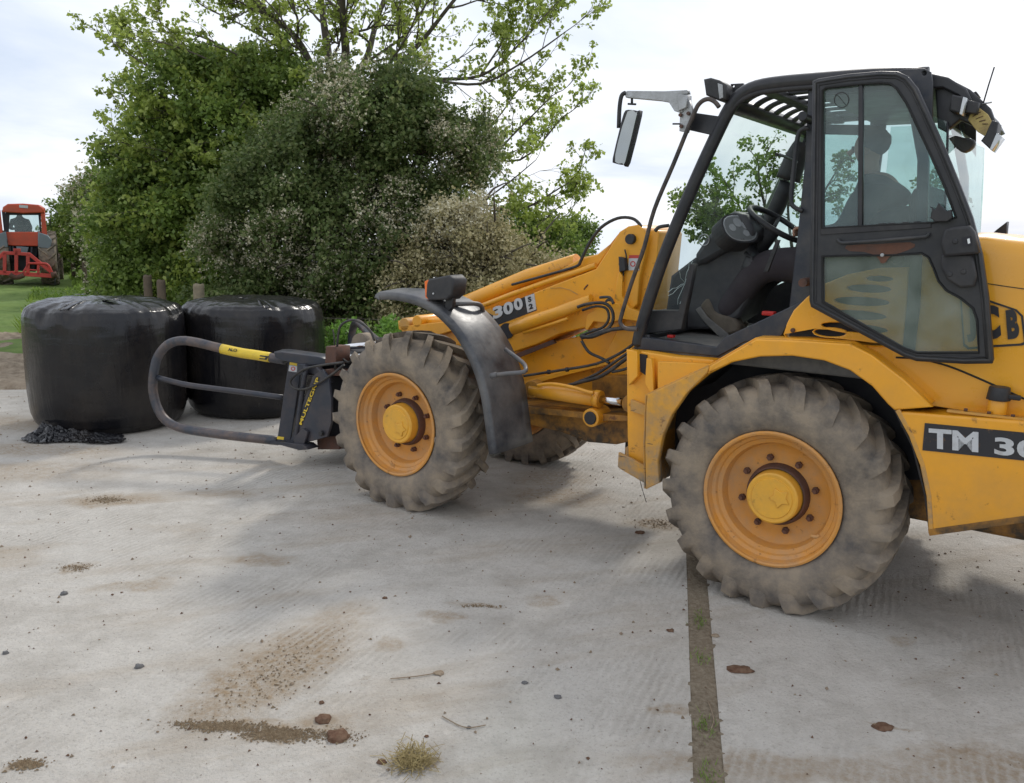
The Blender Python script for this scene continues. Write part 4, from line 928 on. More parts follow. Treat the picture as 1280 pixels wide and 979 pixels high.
# louvre panel under the door
lp = [(979, 418), (984, 403), (992, 388), (1008, 372), (1030, 355), (1060, 343), (1100, 335), (1136, 334), (1130, 434), (1090, 434), (1062, 431), (985, 426)]
slots = [ell(1099, 348.5, 17, 3.6, 18, .03), ell(1086, 361, 28, 5.2, 18, .04), ell(1077, 377, 35, 5.6, 18, .05), ell(1072, 394, 36, 5.8, 18, .07), ell(1068, 410, 42, 5.6, 18, .09), ell(1037, 416, 20, 5.0, 14, .06), ell(1040, 398, 14, 3.6, 14, .05)]
lv_ = plate('louvre_panel', lp, -.13, -.16, 'yellow_clean', LD, bev=.006, holes=slots[:6])
plate('pillar_strip', [(1138, 322), (1152, 319), (1150, 380), (1143, 440), (1128, 436), (1134, 380)], -.122, -.15, 'sill', lv_, bev=0)
plate('louvre_backing', [(985, 422), (1000, 392), (1040, 358), (1130, 340), (1126, 428)], -.20, -.22, 'plastic', lv_, bev=0)
q = t3(991, 413, -.125); cyl('panel_screw', (q[0], -.14, q[2]), (q[0], -.118, q[2]), .012, 'rust', lv_, 16)
# front tower of the rear chassis, steps
tw = plate('chassis_tower', [(783, 438), (806, 440), (843, 446), (893, 450), (884, 462), (822, 492), (816, 512), (812, 540), (812, 600), (786, 590), (784, 545)], -.10, -.5, 'yellow', LD, bev=.008)
plate('tower_rib', [(822, 452), (888, 455), (885, 462), (845, 478), (822, 490)], -.06, -.12, 'yellow', tw, bev=.004)
plate('tower_rib', [(783, 437), (796, 440), (797, 470), (786, 482)], -.05, -.12, 'yellow', tw, bev=.004)
plate('tower_rib', [(808, 448), (814, 449), (818, 500), (806, 480)], -.05, -.12, 'yellow', tw, bev=.004)
plate('tower_recess', [(797, 442), (808, 444), (808, 470), (797, 462)], -.085, -.11, 'tdark', tw, bev=0)
plate('tower_band', [(788, 500), (810, 508), (812, 522), (788, 514)], -.07, -.12, 'yellow_worn', tw, bev=.003)
st = plate('step_bracket', [(773, 566), (806, 582), (808, 604), (772, 584)], -.05, -.075, 'yellow_worn', LD, bev=.003)
plate('step_bracket_side', [(781, 560), (793, 553), (808, 574), (808, 590), (782, 572)], -.16, -.18, 'yellow_worn', st, bev=.003)
plate('step_tread', [(773, 585), (807, 605), (808, 600), (774, 580)], -.06, -.42, 'yellow_worn', st, bev=.002)
cyl('bolt', t3(796, 560, -.15), tuple(np.array(t3(796, 560, -.15)) + np.array((0, .03, 0))), .014, 'rust', st, 6, bev=0)
tube('hanging_wire', pt([(800, 600), (803, 612), (808, 628)], -.09), .0022, 'rubber', st, 5)

# ------------------------------------------------------------------ articulation, belly, steering rams
bl = plate('front_chassis', [(640, 505), (662, 505), (700, 508), (742, 514), (788, 516), (788, 552), (770, 556), (735, 553), (700, 540), (655, 530), (640, 525)], -.62, -1.35, 'yellow_grime', LD, bev=.01)
plate('chassis_rail', [(655, 508), (700, 512), (745, 517), (788, 520), (788, 527), (745, 526), (700, 520), (655, 517)], -.5, -.62, 'yellow_grime', bl, bev=.004)
box('front_axle', (WB - .12, -1.82, .50), (WB + .12, -.2, .72), 'yellow_grime', LD, .03)
box('articulation_post', (1.02, -1.25, .45), (1.24, -.72, 1.15), 'tdark', LD, .02)
plate('articulation_plate', [(740, 470), (800, 470), (800, 500), (760, 505), (740, 500)], -.72, -1.2, 'yellow_grime', LD, bev=.004)
q = t3(740, 522, -.46)
pin = cyl('pivot_boss', (q[0], -.62, q[2]), (q[0], -.44, q[2]), .062, 'yellow', LD, 28, bev=.006)
cyl('pivot_cap', (q[0], -.45, q[2]), (q[0], -.43, q[2]), .044, 'plastic', pin, 24, bev=.004)
c1 = tube('steering_ram', pt([(665, 487), (700, 492), (748, 499)], -.50), .052, 'yellow', LD, 18, sm=1)
tube('ram_collar', pt([(744, 498), (751, 499.5)], -.50), .058, 'yellow', c1, 18, sm=1)
tube('ram_rod', pt([(750, 499), (778, 503)], -.50), .026, 'chrome', c1, 14, sm=1)
tube('ram_pipe', pt([(672, 482), (690, 480), (715, 484), (735, 490), (742, 491)], -.44), .012, 'yellow', c1, 8)
plate('ram_eye', ell(786, 505, 9, 11, 16), -.46, -.54, 'yellow_grime', c1, bev=.004)
plate('ram_eye', ell(664, 487, 10, 11, 16), -.46, -.54, 'yellow_grime', c1, bev=.004)

# ------------------------------------------------------------------ boom
BY = -.78
bm_side = [(599, 394), (640, 377), (690, 357), (745, 336), (762, 310), (774, 290), (785, 283), (797, 281), (806, 287), (809, 300), (806, 320), (800, 345), (797, 380), (778, 400), (770, 412), (730, 410), (700, 417), (672, 430), (640, 441), (620, 430)]
bs = plate('boom', bm_side, BY, -1.22, 'yellow', LD, bev=.008); bs['label'] = 'main yellow lift boom rising to the cab'
# outer mast plate that carries the boom
ms = plate('boom_mast', [(806, 287), (822, 288), (824, 292), (812, 420), (806, 470), (780, 480), (740, 470), (757, 440), (778, 400), (792, 350), (803, 320)], BY - .05, -1.2, 'yellow', LD, bev=.008)
plate('mast_foot', [(655, 478), (700, 466), (757, 452), (803, 440), (806, 488), (760, 494), (720, 492), (655, 492)], BY - .02, -1.2, 'yellow', ms, bev=.006)
plate('mast_gusset', [(640, 441), (672, 432), (735, 418), (800, 402), (806, 445), (757, 455), (700, 470), (655, 480)], BY - .10, -1.15, 'yellow', ms, bev=.006)
plate('mast_flange', [(655, 477), (700, 465), (760, 451), (760, 456), (700, 471), (655, 483)], BY + .06, BY - .05, 'yellow', ms, bev=.003)
plate('boom_shadow_strip', [(640, 444), (690, 425), (694, 429), (646, 448)], BY + .006, BY - .02, 'rust', bs, bev=0)  # thin brown-dark strip on the boom face, painted shade for the shadow gap
# inner boom with nose and pins, seen past the mudguard lamp
tube('displacement_pipe', pt([(560, 388), (600, 372), (660, 347), (722, 328)], -.92), .062, 'yellow', bs, 18, sm=1)
tube('boom_top_rail', pt([(575, 393), (640, 368), (700, 347), (745, 332)], BY - .02), .020, 'yellow', bs, 10, sm=1)
plate('boom_crown', [(700, 337), (727, 322), (746, 318), (762, 305), (774, 290), (745, 338)], -.84, -1.2, 'yellow', bs, bev=.012)
ib = plate('inner_boom', [(497, 401), (520, 399), (560, 398), (600, 398), (640, 430), (600, 436), (540, 428), (512, 418), (498, 412)], -.86, -1.14, 'yellow', LD, bev=.01)
for (x, y, r) in ((506, 406, .055), (522, 402, .05)):
    q = t3(x, y, -.80); cyl('nose_pin', (q[0], -1.2, q[2]), (q[0], -.79, q[2]), r, 'yellow_worn' if x < 510 else 'yellow', ib, 20, bev=.006)
plate('nose_plate', [(500, 408), (560, 402), (570, 412), (530, 424), (505, 420)], -.79, -.85, 'yellow', ib, bev=.004)
# dipping nose of the boom down to the carriage
nq = [(3.2, 1.22), (3.36, 1.18), (3.75, .80), (3.86, .42), (3.66, .36), (3.5, .62), (3.15, 1.0)]
plate('boom_nose', nq, -.86, -1.12, 'rust', ib, raw=True, bev=.01)
plate('boom_deck', [(575, 396), (600, 380), (722, 334), (748, 332), (690, 361), (600, 399)], -.86, -1.2, 'yellow', bs, bev=0)
# pins and bosses
for x, y, r, m in ((788, 299, .034, 'plastic'), (778, 330, .022, 'plastic'), (761, 378, .024, 'plastic')):
    q = t3(x, y, BY + .02); cyl('boom_pin', (q[0], BY - .02, q[2]), (q[0], BY + .035, q[2]), r, m, bs, 20)
q = t3(785, 332, BY + .02); 
plate('keeper_plate', [(773, 321), (780, 323), (782, 338), (774, 340)], BY + .05, BY, 'plastic', bs, bev=.003)
hull_band('boom_crease', [(688, 361), (700, 360), (712, 363), (722, 369)], BY + .005, BY - .006, -.006, 'yellow_worn', bs, bev=0)
tube('boom_crease', pt([(730, 362), (733, 358), (735, 356)], BY + .002), .005, 'rust', bs, 6)
plate('mast_wing', [(774, 338), (778, 346), (777, 370), (786, 385), (800, 390), (797, 402), (772, 398), (768, 372), (770, 355)], BY + .04, BY - .02, 'yellow', bs, bev=.005)
plate('warning_label', [(787, 319), (801, 319), (800, 337), (786, 337)], BY + .004 - .05, BY - .052, 'decalwhite', ms, bev=0) if False else None
wl = plate('warning_label', [(786, 323), (799, 323), (799, 338), (785.5, 338)], BY + .006, BY - .002, 'decalwhite', bs, bev=0)
plate('warning_band', [(786.5, 319), (799.5, 319), (799, 323), (786, 323)], BY + .0065, BY - .002, 'redlab', bs, bev=0)
plate('warning_sign', ell(791, 330, 3.4, 3.6, 12), BY + .008, BY + .004, 'redlab', wl, bev=0, holes=[ell(791, 330, 2.2, 2.4, 12)])
# model decal on the boom
Q = BY + .003
bd = plate('model_decal', [(592, 397), (667, 366.5), (671, 388), (610, 411)], Q, Q - .004, 'decalblack', bs, bev=0)
plate('decal_end', [(656, 371), (667.5, 367), (670.5, 387), (659.5, 391)], Q + .002, Q - .002, 'decalwhite', bd, bev=0)
for ch, q in (('T', ((577, 418), (591, 412), (573, 404))), ('M', ((594, 408), (608, 403.5), (592, 394))), ('3', ((617, 399.5), (629, 395.5), (616, 384.5))), ('0', ((631, 395), (643, 390.5), (628.5, 380))), ('0', ((644.5, 389.5), (655, 385.5), (641.5, 375)))):
    if ch == 'T': continue
    text('model_lettering', ch, tr(*q[0], Q), tr(*q[1], Q), tr(*q[2], Q), Q + .002, 'decalwhite', bd, bold=.045)
text('series_lettering', 'S', tr(661, 378, Q), tr(665, 376.5, Q), tr(660, 371.8, Q), Q + .004, 'decalink', bd, bold=.04)
text('series_lettering', '2', tr(662, 387, Q), tr(667, 385.5, Q), tr(661, 380.5, Q), Q + .004, 'decalink', bd, bold=.04)
plate('decal_scar', [(606, 388), (612, 386), (620, 390), (624, 393), (620, 396), (612, 392)], Q + .0045, Q - .002, 'yellow_worn', bd, bev=0)
# tilt / compensation ram along the side
rm = tube('lift_ram', pt([(641, 411), (665, 402), (700, 390), (740, 375)], BY + .08), [.046, .046, .044, .04], 'yellow', LD, 18, sm=1)
tube('ram_guard', pt([(655, 416), (690, 405), (710, 398)], BY + .10), .012, 'yellow', rm, 8, sm=1)
q = t3(632, 414, BY); plate('ram_pocket', ell(633, 414, 9, 10, 18), BY + .012, BY - .01, 'tdark', rm, bev=0)
plate('pin_ring', ell(622, 418.5, 6, 6.5, 18), BY + .02, BY - .005, 'yellow', rm, bev=.003, holes=[ell(622, 418.5, 3.2, 3.4, 14)])
plate('ram_bracket', [(738, 390), (760, 377), (775, 380), (777, 400), (760, 404), (742, 402), (735, 412), (731, 412), (733, 395)], BY + .05, BY - .02, 'yellow', rm, bev=.004)
# hoses
for pts, r, y in [([(724, 331), (728, 322), (738, 302), (752, 284), (772, 273), (790, 273), (800, 281), (804, 292)], .011, -.80), ([(640, 356), (680, 345), (715, 335), (724, 331)], .010, -.80), ([(819, 289), (824, 284), (836, 282)], .012, -.72),
                  ([(722, 384), (735, 380), (755, 379), (765, 388), (766, 402), (758, 412), (742, 418), (727, 423)], .011, -.60), ([(728, 388), (745, 383), (758, 386), (761, 398), (754, 409), (738, 415), (727, 419)], .009, -.62),
                  ([(726, 420), (740, 421), (765, 412), (795, 410), (803, 408)], .014, -.60), ([(727, 426), (736, 440), (752, 448), (762, 454)], .010, -.60), ([(655, 470), (700, 463), (745, 455), (778, 440), (802, 422)], .010, -.60),
                  ([(702, 484), (725, 478), (752, 470), (778, 452), (803, 432)], .013, -.56), ([(716, 480), (745, 468), (772, 450), (802, 430)], .010, -.58), ([(765, 465), (780, 462), (795, 455)], .010, -.56),
                  ([(781, 312), (783, 322), (780, 330), (779, 352)], .005, BY + .02), ([(750, 372), (762, 372), (767, 380)], .010, -.60)]:
    tube('hydraulic_hose', pt(pts, y), r, 'rubber', LD, 8)
for x, y in ((686, 465), (709, 462)):
    tube('hose_clip', pt([(x - 1.5, y), (x + 1.5, y)], -.60), .016, 'plastic', LD, 8, sm=1)

# ------------------------------------------------------------------ black front mudguard
fe = [(471.5, 372), (476, 366.5), (500, 367.5), (524, 373), (545, 383), (562, 397), (578, 416), (592, 440), (603, 466), (611, 496), (616, 530), (621, 567)]
def mudguard(y0, y1, name='front_mudguard'):
    P = [tr(px, py, 0.0) for px, py in fe]; P = [(v.x, v.y) for v in smoothpts([(a, b, 0) for a, b in P], 3)]
    bm = bmesh.new(); s = 1 if y1 < y0 else -1
    prof = [(0, -.045), (-.002, 0.0), (.02, .008), (.10, .014), (abs(y1 - y0) * .5, .022), (abs(y1 - y0) - .10, .014), (abs(y1 - y0) - .01, .006), (abs(y1 - y0), -.03)]
    rings = []
    for i, (x, z) in enumerate(P):
        a = P[max(i - 1, 0)]; b = P[min(i + 1, len(P) - 1)]; t = Vector((b[0] - a[0], b[1] - a[1])).normalized(); n = Vector((-t.y, t.x))
        if n.y < 0 and abs(n.y) > .5: n = -n
        if n.dot(Vector((x - WB, z - .61))) < 0: n = -n
        rings.append([bm.verts.new((x + n.x * h, y0 - s * w, z + n.y * h)) for w, h in prof])
    for A, B in zip(rings, rings[1:]):
        for k in range(len(prof) - 1): bm.faces.new((A[k], A[k + 1], B[k + 1], B[k]))
    o = link(name, frombm(name, bm, True), LD, 'fender'); so = o.modifiers.new('sheet', 'SOLIDIFY'); so.thickness = .008; so.offset = 0; return o
mg = mudguard(0.02, -.42); mg['label'] = 'scuffed black mudguard over the near front wheel'
mudguard(WI - .02, WI + .42)
gr = tube('mudguard_handle', [t3(618, 469, .02), t3(635, 467, .02), t3(655, 465, .0), t3(657, 459, -.06), t3(652, 452, -.15), t3(632, 437, -.22)], .014, 'greysteel', mg, 10, sm=3)
tube('handle_end', pt([(614, 470), (622, 468.5)], .02), .019, 'greysteel', gr, 14, sm=1)
tube('lamp_bracket', [t3(556, 380, -.10), t3(575, 380, -.16), t3(596, 380, -.28), t3(603, 386, -.36), t3(603, 402, -.42)], .016, 'greysteel', mg, 10)
lm = plate('front_lamp', [(535, 349), (561, 344), (567, 350), (565, 368), (558, 375), (536, 376), (532, 371), (533, 355)], .02, -.13, 'plastic', LD, bev=.012); lm['label'] = 'side lamp with amber lens on the front mudguard'
plate('amber_lens', [(530.5, 352), (535.5, 349.5), (536.5, 375), (531.5, 372)], .012, -.12, 'orange', lm, bev=.004)
plate('lamp_stem', [(557, 366), (566, 364), (565, 384), (560, 390), (556, 384)], -.03, -.07, 'plastic', lm, bev=.004)
q = t3(542, 367, .022); cyl('lamp_screw', q, (q[0], q[1] + .006, q[2]), .006, 'decalwhite', lm, 8, bev=0)

# ------------------------------------------------------------------ cab
CY, CF = -.20, -1.62                               # near and far faces of the cab
nearA = [(797, 432), (800, 416), (812, 374), (828, 326), (848, 276), (872, 220), (896, 168), (912, 136), (926, 119), (946, 109), (975, 104), (1015, 100.5), (1090, 95), (1160, 93.5)]
PA = [tr(a, b, CY) for a, b in nearA]
def shiftY(P, y): return [(x, y, z) for x, z in P]
cabf = tube('cab_frame', shiftY(PA, CY), .036, 'black', LD, 12, sm=3); cabf['label'] = 'curved black roll frame along the near side of the cab'
tube('frame_bead', [(x - .0, CY + .012, z - .032) if i < 8 else (x, CY + .012, z - .034) for i, (x, z) in enumerate(PA)], .016, 'plastic', cabf, 8, sm=3)
tube('cab_frame', shiftY(PA, CF), .036, 'black', LD, 12, sm=3)
# windscreen: follows the A pillars
wsp = [(v.x - .015, v.y - .01) for v in smoothpts([(a, b, 0) for a, b in PA[1:8]], 3)]
bm = bmesh.new(); r0 = [bm.verts.new((x + .005, CY - .03, z)) for x, z in wsp]; r1 = [bm.verts.new((x + .005, CF + .03, z)) for x, z in wsp]
for i in range(len(wsp) - 1): bm.faces.new((r0[i], r0[i + 1], r1[i + 1], r1[i]))
ws = link('windscreen', frombm('windscreen', bm, True), LD, 'glass')
xb, zb = wsp[0]
# cracks in the lower corner of the screen
random.seed(5); cb = bmesh.new()
def scr_pt(s, y):                                  # s along the pillar, y across
    i = min(int(s), len(wsp) - 2); f = s - i; a = Vector(wsp[i]).lerp(Vector(wsp[i + 1]), f); return (a.x + .008, y, a.y)
for k in range(9):
    s, y = 4.2, -.62; a = random.uniform(-.6, .5) + (math.pi if k % 3 == 0 else 0) * 0; P = []
    ang = -2.6 + k * .62
    for j in range(5): P.append(scr_pt(max(.2, s + math.sin(ang) * j * .45), y + math.cos(ang) * j * .055)); ang += random.uniform(-.15, .15)
    tubebm(cb, P, .0016, 4, False, 1)
M['crack'] = mat('crack_white', (.7, .75, .75), .3)
link('screen_crack', frombm('screen_crack', cb), ws, 'crack')
box('screen_sill', (xb - .05, CF, zb - .06), (xb + .03, CY, zb - .0), 'black', LD, .008)
# header and slatted roof guard
hx, hz = PA[7]; hd = [(PA[8][0] - .02, PA[8][1] - .06)]
hm = ((PA[7][0] + PA[8][0]) / 2, (PA[7][1] + PA[8][1]) / 2); plate('screen_header', [(hm[0] + .045, hm[1] - .05), (hm[0] + .06, hm[1] - .02), (hm[0] - .0, hm[1] + .03), (hm[0] - .03, hm[1] - .01)], CY, CF, 'black', LD, raw=True, bev=.006)
rl = PA[8:]; rl = [(v.x, v.y) for v in smoothpts([(a, b, 0) for a, b in PA[7:14]], 4)]
def roof_seg(u_hi, u_lo): return [p for p in rl if u_lo <= p[0] <= u_hi]
XF = hm[0] + .0; XC = PA[9][0] - .06
rg = link('roof_guard', None, LD) if False else None
ra = [p for p in rl if XC <= p[0] <= XF + .02]; rb2 = [p for p in rl if -.03 <= p[0] <= XC]
nb = 8
for i in range(nb):
    y = CY - .10 - i * (CY - CF - .20) / (nb - 1)
    sec = [(.005, .036), (-.005, .036), (-.005, -.036), (.005, -.036)]
    for seg_, nm in ((ra, 'roof_bar'), (rb2, 'roof_bar')):
        bm = bmesh.new(); tubebm(bm, [(x, y, z - .012) for x, z in seg_], 1, 4, False, 1, sec); link(nm, frombm(nm, bm), LD, 'black')
box('roof_crossbar', (XC - .035, CF, ra[-1][1] - .045), (XC + .035, CY, ra[-1][1] - .005), 'black', LD, .008)
zr = PA[-1][1]
rr = [(-.0, zr - .06), (-.0, zr - .00), (-.22, zr + .01), (PA[-1][0], zr + .012), (-.60, zr - .015), (-.68, zr - .07), (-.72, zr - .14), (-.70, zr - .15), (-.65, zr - .10), (-.58, zr - .06)]
rfp = plate('cab_roof', rr, CY - .02, CF + .02, 'black', LD, raw=True, bev=.008)
# lifting eye plates
for y in (CY + .045, CF - .045):
    ep = [tr(1120, 92, CY), tr(1135, 88, CY), tr(1158, 87.5, CY), tr(1166, 92, CY), tr(1168, 104, CY), tr(1168, 165, CY), tr(1158, 150, CY), tr(1135, 105, CY)]
    plate('lifting_eye', ep, y, y - .02, 'sill', LD, raw=True, bev=.004, holes=[[tr(a, b, CY) for a, b in ell(1157.5, 93.5, 2.9, 2.9, 14)]])
# posts
bp = [(1010, 108), (1020, 104), (1022, 250), (1018, 383), (985, 392), (996, 300), (1006, 200)]
plate('door_post', bp, CY, CY - .07, 'sill', LD, bev=.008)
plate('door_post', [tr(a, b, CY) for a, b in bp], CF + .07, CF, 'sill', LD, raw=True, bev=.008)
rp_ = None and [tr(1168, 110, CY), tr(1180, 110, CY), tr(1212, 180, CY), tr(1216, 285, CY), tr(1205, 285, CY), tr(1200, 190, CY)]
cp = [tr(1130, 110, CY), tr(1144, 110, CY), tr(1160, 200, CY), tr(1158, 300, CY), tr(1143, 300, CY), tr(1146, 200, CY)]
plate('rear_post', cp, CY - .01, CY - .06, 'sill', LD, raw=True, bev=.006); plate('rear_post', cp, CF + .06, CF + .01, 'sill', LD, raw=True, bev=.006)
# rear side glass and back window
rg_ = [tr(1150, 140, CY), tr(1184, 152, CY), tr(1182, 230, CY), tr(1178, 292, CY), tr(1150, 292, CY), tr(1148, 180, CY)]
sg = plate('rear_side_glass', rg_, CY - .02, CY - .026, 'glass', LD, raw=True, bev=0); tube('glass_edge', [(rg_[i][0], CY - .02, rg_[i][1]) for i in (1, 2, 3)], .006, 'black', sg, 6)
plate('rear_side_glass', rg_, CF + .026, CF + .02, 'glass', LD, raw=True, bev=0)
xr_, zt_, zbk = rg_[1][0], rg_[1][1], rg_[3][1]
bm = bmesh.new(); v = [bm.verts.new(p) for p in ((xr_, CY - .03, zt_), (xr_, CF + .03, zt_), (rg_[3][0], CF + .03, zbk), (rg_[3][0], CY - .03, zbk))]; bm.faces.new(v)
link('rear_window', frombm('rear_window', bm), LD, 'glass')
# far side windows: the closed far door
fd = [(x, z) for x, z in PA[1:9]] + [(-.05, PA[-1][1] - .06), (-.02, 1.66), (.3, 1.5), (.55, PA[1][1])]
far_out = fd; cxm = sum(p[0] for p in fd) / len(fd); czm = sum(p[1] for p in fd) / len(fd)
plate('far_door_glass', [(x + (cxm - x) * .06, z + (czm - z) * .06) for x, z in fd], CF + .03, CF + .024, 'glass', LD, raw=True, bev=0)
frm = plate('far_door', fd, CF + .04, CF + .01, 'black', LD, raw=True, bev=.004, holes=[[(x + (cxm - x) * .09, z + (czm - z) * .09) for x, z in fd]])
fd2 = [(-.08, PA[-1][1] - .07), (-.50, PA[-1][1] - .07), (-.55, 1.98), (-.08, 1.98)]
plate('far_side_glass', fd2, CF + .03, CF + .024, 'glass', LD, raw=True, bev=0)
plate('far_lower_panel', [(.0, 1.98), (-.62, 1.98), (-.62, 1.2), (.88, 1.2), (.84, 1.45), (.62, 1.62), (.30, 1.78), (.0, 1.88)], CF + .05, CF, 'black', LD, raw=True, bev=.005)
box('cab_back_panel', (-.62, CF + .02, 1.05), (-.56, CY - .02, 2.02), 'plastic', LD, .01)
# sill and floor
sl = plate('cab_sill', [(795, 424), (802, 421), (895, 434), (905, 422), (985, 385), (1012, 372), (1014, 384), (1000, 392), (988, 400), (977, 420), (930, 428), (897, 446), (850, 441), (797, 437)], CY + .02, CY - .03, 'sill', LD, bev=.005)
fl_z = tr(860, 428, CY)[1]
box('cab_floor', (-.6, CF, fl_z - .10), (PA[0][0] - .04, CY, fl_z - .005), 'floor', LD, .01)
sk = [(PA[0][0] - .02, fl_z - .01), (PA[0][0] - .03, fl_z - .07), (.05, fl_z - .12), (-.5, fl_z - .12), (-.5, fl_z)]
# grab handle inside the door post
tube('grab_handle', pt([(1012, 160), (1003, 162), (997, 172), (992, 215), (989, 250), (993, 259), (1004, 264)], CY + .03), .012, 'black', LD, 10)
# long outer rail and bracket
tube('outer_rail', pt([(899, 134), (893, 127), (884, 124), (874, 130), (866, 146), (842, 205), (818, 262), (805, 310), (790, 352), (777, 394), (776, 405), (783, 411), (797, 412)], CY + .10), .012, 'railsteel', LD, 10)
plate('rail_bracket', [(862, 140), (903, 146), (894, 170), (858, 162)], CY + .03, CY - .01, 'black', LD, bev=.004)
# bonnet mounted bits: work lamps
wl1 = plate('work_lamp', [(879, 99), (888, 97), (899, 100), (908, 106), (908, 124), (898, 126), (882, 119)], CY + .06, CY - .06, 'plastic', LD, bev=.01)
plate('lamp_bracket', [(897, 104), (903, 106), (904, 122), (899, 124)], CY + .064, CY + .02, 'alu', wl1, bev=.002)
plate('work_lamp', [(900, 103), (912, 107), (918, 117), (905, 124)], CY - .10, CY - .2, 'plastic', LD, bev=.01)
plate('roof_tab', [(913, 105), (929, 104), (930, 112), (916, 116)], CY - .05, CY - .07, 'black', LD, bev=.002, holes=[ell(916.5, 107.8, 1.6, 1.6, 10)])
# ------------------------------------------------------------------ mirror
ma = plate('mirror_arm', [(780, 116), (784, 113.5), (830, 114), (859, 112.5), (860, 117), (850, 119), (853, 140), (849, 141), (843, 139), (836, 128), (825, 126), (782, 122)], CY + .10, CY + .06, 'alu', LD, bev=.003); ma['label'] = 'bare aluminium mirror arm at the cab corner'
plate('arm_hinge', [(848, 118), (859, 118.5), (858, 134), (848, 139)], CY + .115, CY + .05, 'alu', ma, bev=.004)
plate('arm_foot', [(850, 138), (860, 120), (866, 140), (859, 166), (849, 164)], CY + .09, CY + .06, 'alu', ma, bev=.003)
for x, y in ((861, 142), (852, 158), (851, 144)):
    q = t3(x, y, CY + .095); cyl('arm_bolt', (q[0], q[1] - .01, q[2]), (q[0], q[1] + .012, q[2]), .010, 'rust', ma, 6, bev=0)
tube('arm_pin', pt([(841, 155), (850, 155)], CY + .1), .005, 'plastic', ma, 6, sm=1)
tube('arm_bolt', pt([(790, 122), (790, 129)], CY + .08), .007, 'plastic', ma, 6, sm=1); tube('arm_nut', pt([(785, 130), (795, 130.5)], CY + .08), .006, 'plastic', ma, 6, sm=1)
tube('mirror_stay', pt([(782, 116), (777, 120), (774.5, 135), (773.5, 160)], CY + .10), .012, 'plastic', ma, 8)
mh = [(784, 137), (796, 138.5), (797.5, 144), (783, 203), (778, 206), (767, 204), (765, 198), (774, 160), (779, 141)]
mo = plate('wing_mirror', mh, CY + .13, CY + .07, 'plastic', LD, bev=.01, smooth=2)
mo['label'] = 'tall black wing mirror hanging from the aluminium arm'
plate('mirror_glass', [(784.5, 139.5), (795, 141), (795.5, 145), (781.5, 202), (778, 204), (769, 202.5), (772, 180)], CY + .136, CY + .128, 'mirror', mo, bev=0, smooth=2)
# wiper seen through the screen
tube('wiper_arm', [(.36, -.75, 2.46), (.40, -1.05, 2.47), (.42, -1.35, 2.46)], .009, 'plastic', ws, 6)
tube('mirror_arm_far', [(.62, -1.75, 2.5), (.60, -1.3, 2.56)], .01, 'plastic', ws, 6, sm=1) if False else None

# ------------------------------------------------------------------ door, folded right back
DY = .0
do = [(1015, 101), (1022, 98), (1060, 92), (1100, 88.5), (1122, 89), (1135, 95), (1147, 110), (1162, 142), (1182, 187), (1202, 235), (1216, 272), (1228, 318), (1236, 372), (1242, 450), (1240, 455), (1205, 455.5), (1145, 452), (1130, 447), (1013, 384), (1011, 376)]
upper = [(1029, 114), (1033, 111), (1070, 107), (1100, 105), (1112, 106), (1120, 112), (1132, 130), (1160, 190), (1180, 235), (1193, 271), (1166, 277), (1029, 284)]
lower = [(1029, 322), (1060, 321), (1120, 320), (1152, 318), (1160, 323), (1166, 336), (1172, 352), (1182, 364), (1200, 374), (1215, 386), (1220, 400), (1222, 440), (1145, 440), (1128, 434), (1029, 377)]
dr = plate('cab_door', do, DY, DY - .045, 'black', LD, bev=.010, holes=[upper, lower]); dr['label'] = 'tall glazed cab door folded fully back against the bonnet'
def shrink(L, f, c=None):
    cx = sum(p[0] for p in L) / len(L); cy = sum(p[1] for p in L) / len(L); return [(cx + (x - cx) * f, cy + (y - cy) * f) for x, y in L]
def inset(L, d):                                    # move a px outline inwards by d pixels
    n = len(L); ar = sum(L[i][0] * L[(i + 1) % n][1] - L[(i + 1) % n][0] * L[i][1] for i in range(n)); s = 1 if ar > 0 else -1; o = []
    for i in range(n):
        p, q, r = Vector(L[i - 1]), Vector(L[i]), Vector(L[(i + 1) % n]); a = (q - p).normalized(); b = (r - q).normalized()
        na, nb_ = Vector((-a.y, a.x)) * s, Vector((-b.y, b.x)) * s; m_ = (na + nb_); m_ = m_ / max(.6, m_.length_squared / 2) if m_.length > 1e-6 else na
        o.append((q.x + m_.x * d, q.y + m_.y * d))
    return o
tube('door_bead', pt(inset(do, 4.5), DY + .002), .006, 'doorgrey', dr, 6, closed=True, sm=1)
tube('door_seal', pt(inset(do, 8.5), DY + .001), .0045, 'plastic', dr, 6, closed=True, sm=1)
tube('window_seal', pt(inset(upper, -1.5), DY + .002), .006, 'gasket', dr, 6, closed=True, sm=1)
tube('window_seal', pt(inset(lower, -1.0), DY + .002), .005, 'gasket', dr, 6, closed=True, sm=1)
uw = plate('door_window', inset(upper, -2), DY - .018, DY - .024, 'doorglass', dr, bev=0)
plate('window_mullion', [(1073, 106), (1078.5, 106), (1078, 283), (1072, 283)], DY - .004, DY - .04, 'black', uw, bev=.003)
plate('window_sticker', ell(1052, 125, 9.5, 10, 20), DY - .0165, DY - .018, 'plastic', uw, bev=0, holes=[ell(1052, 125, 8.6, 9.1, 20)]); tube('sticker_bar', pt([(1046, 118), (1058, 132)], DY - .017), .0015, 'plastic', uw, 4, sm=1)
plate('window_rail', [(1026, 285), (1164, 277), (1164, 285), (1026, 294)], DY + .006, DY - .02, 'plastic', dr, bev=.003)
for x in (1098, 1110, 1128, 1142): plate('rail_clip', [(x, 279.6 - (x - 1098) * .06), (x + 8, 279.2 - (x - 1098) * .06), (x + 8, 283), (x, 283)], DY + .004, DY - .01, 'plastic', dr, bev=.001)
plate('lower_door_window', inset(lower, -2), DY - .018, DY - .024, 'lowglass', dr, bev=0)
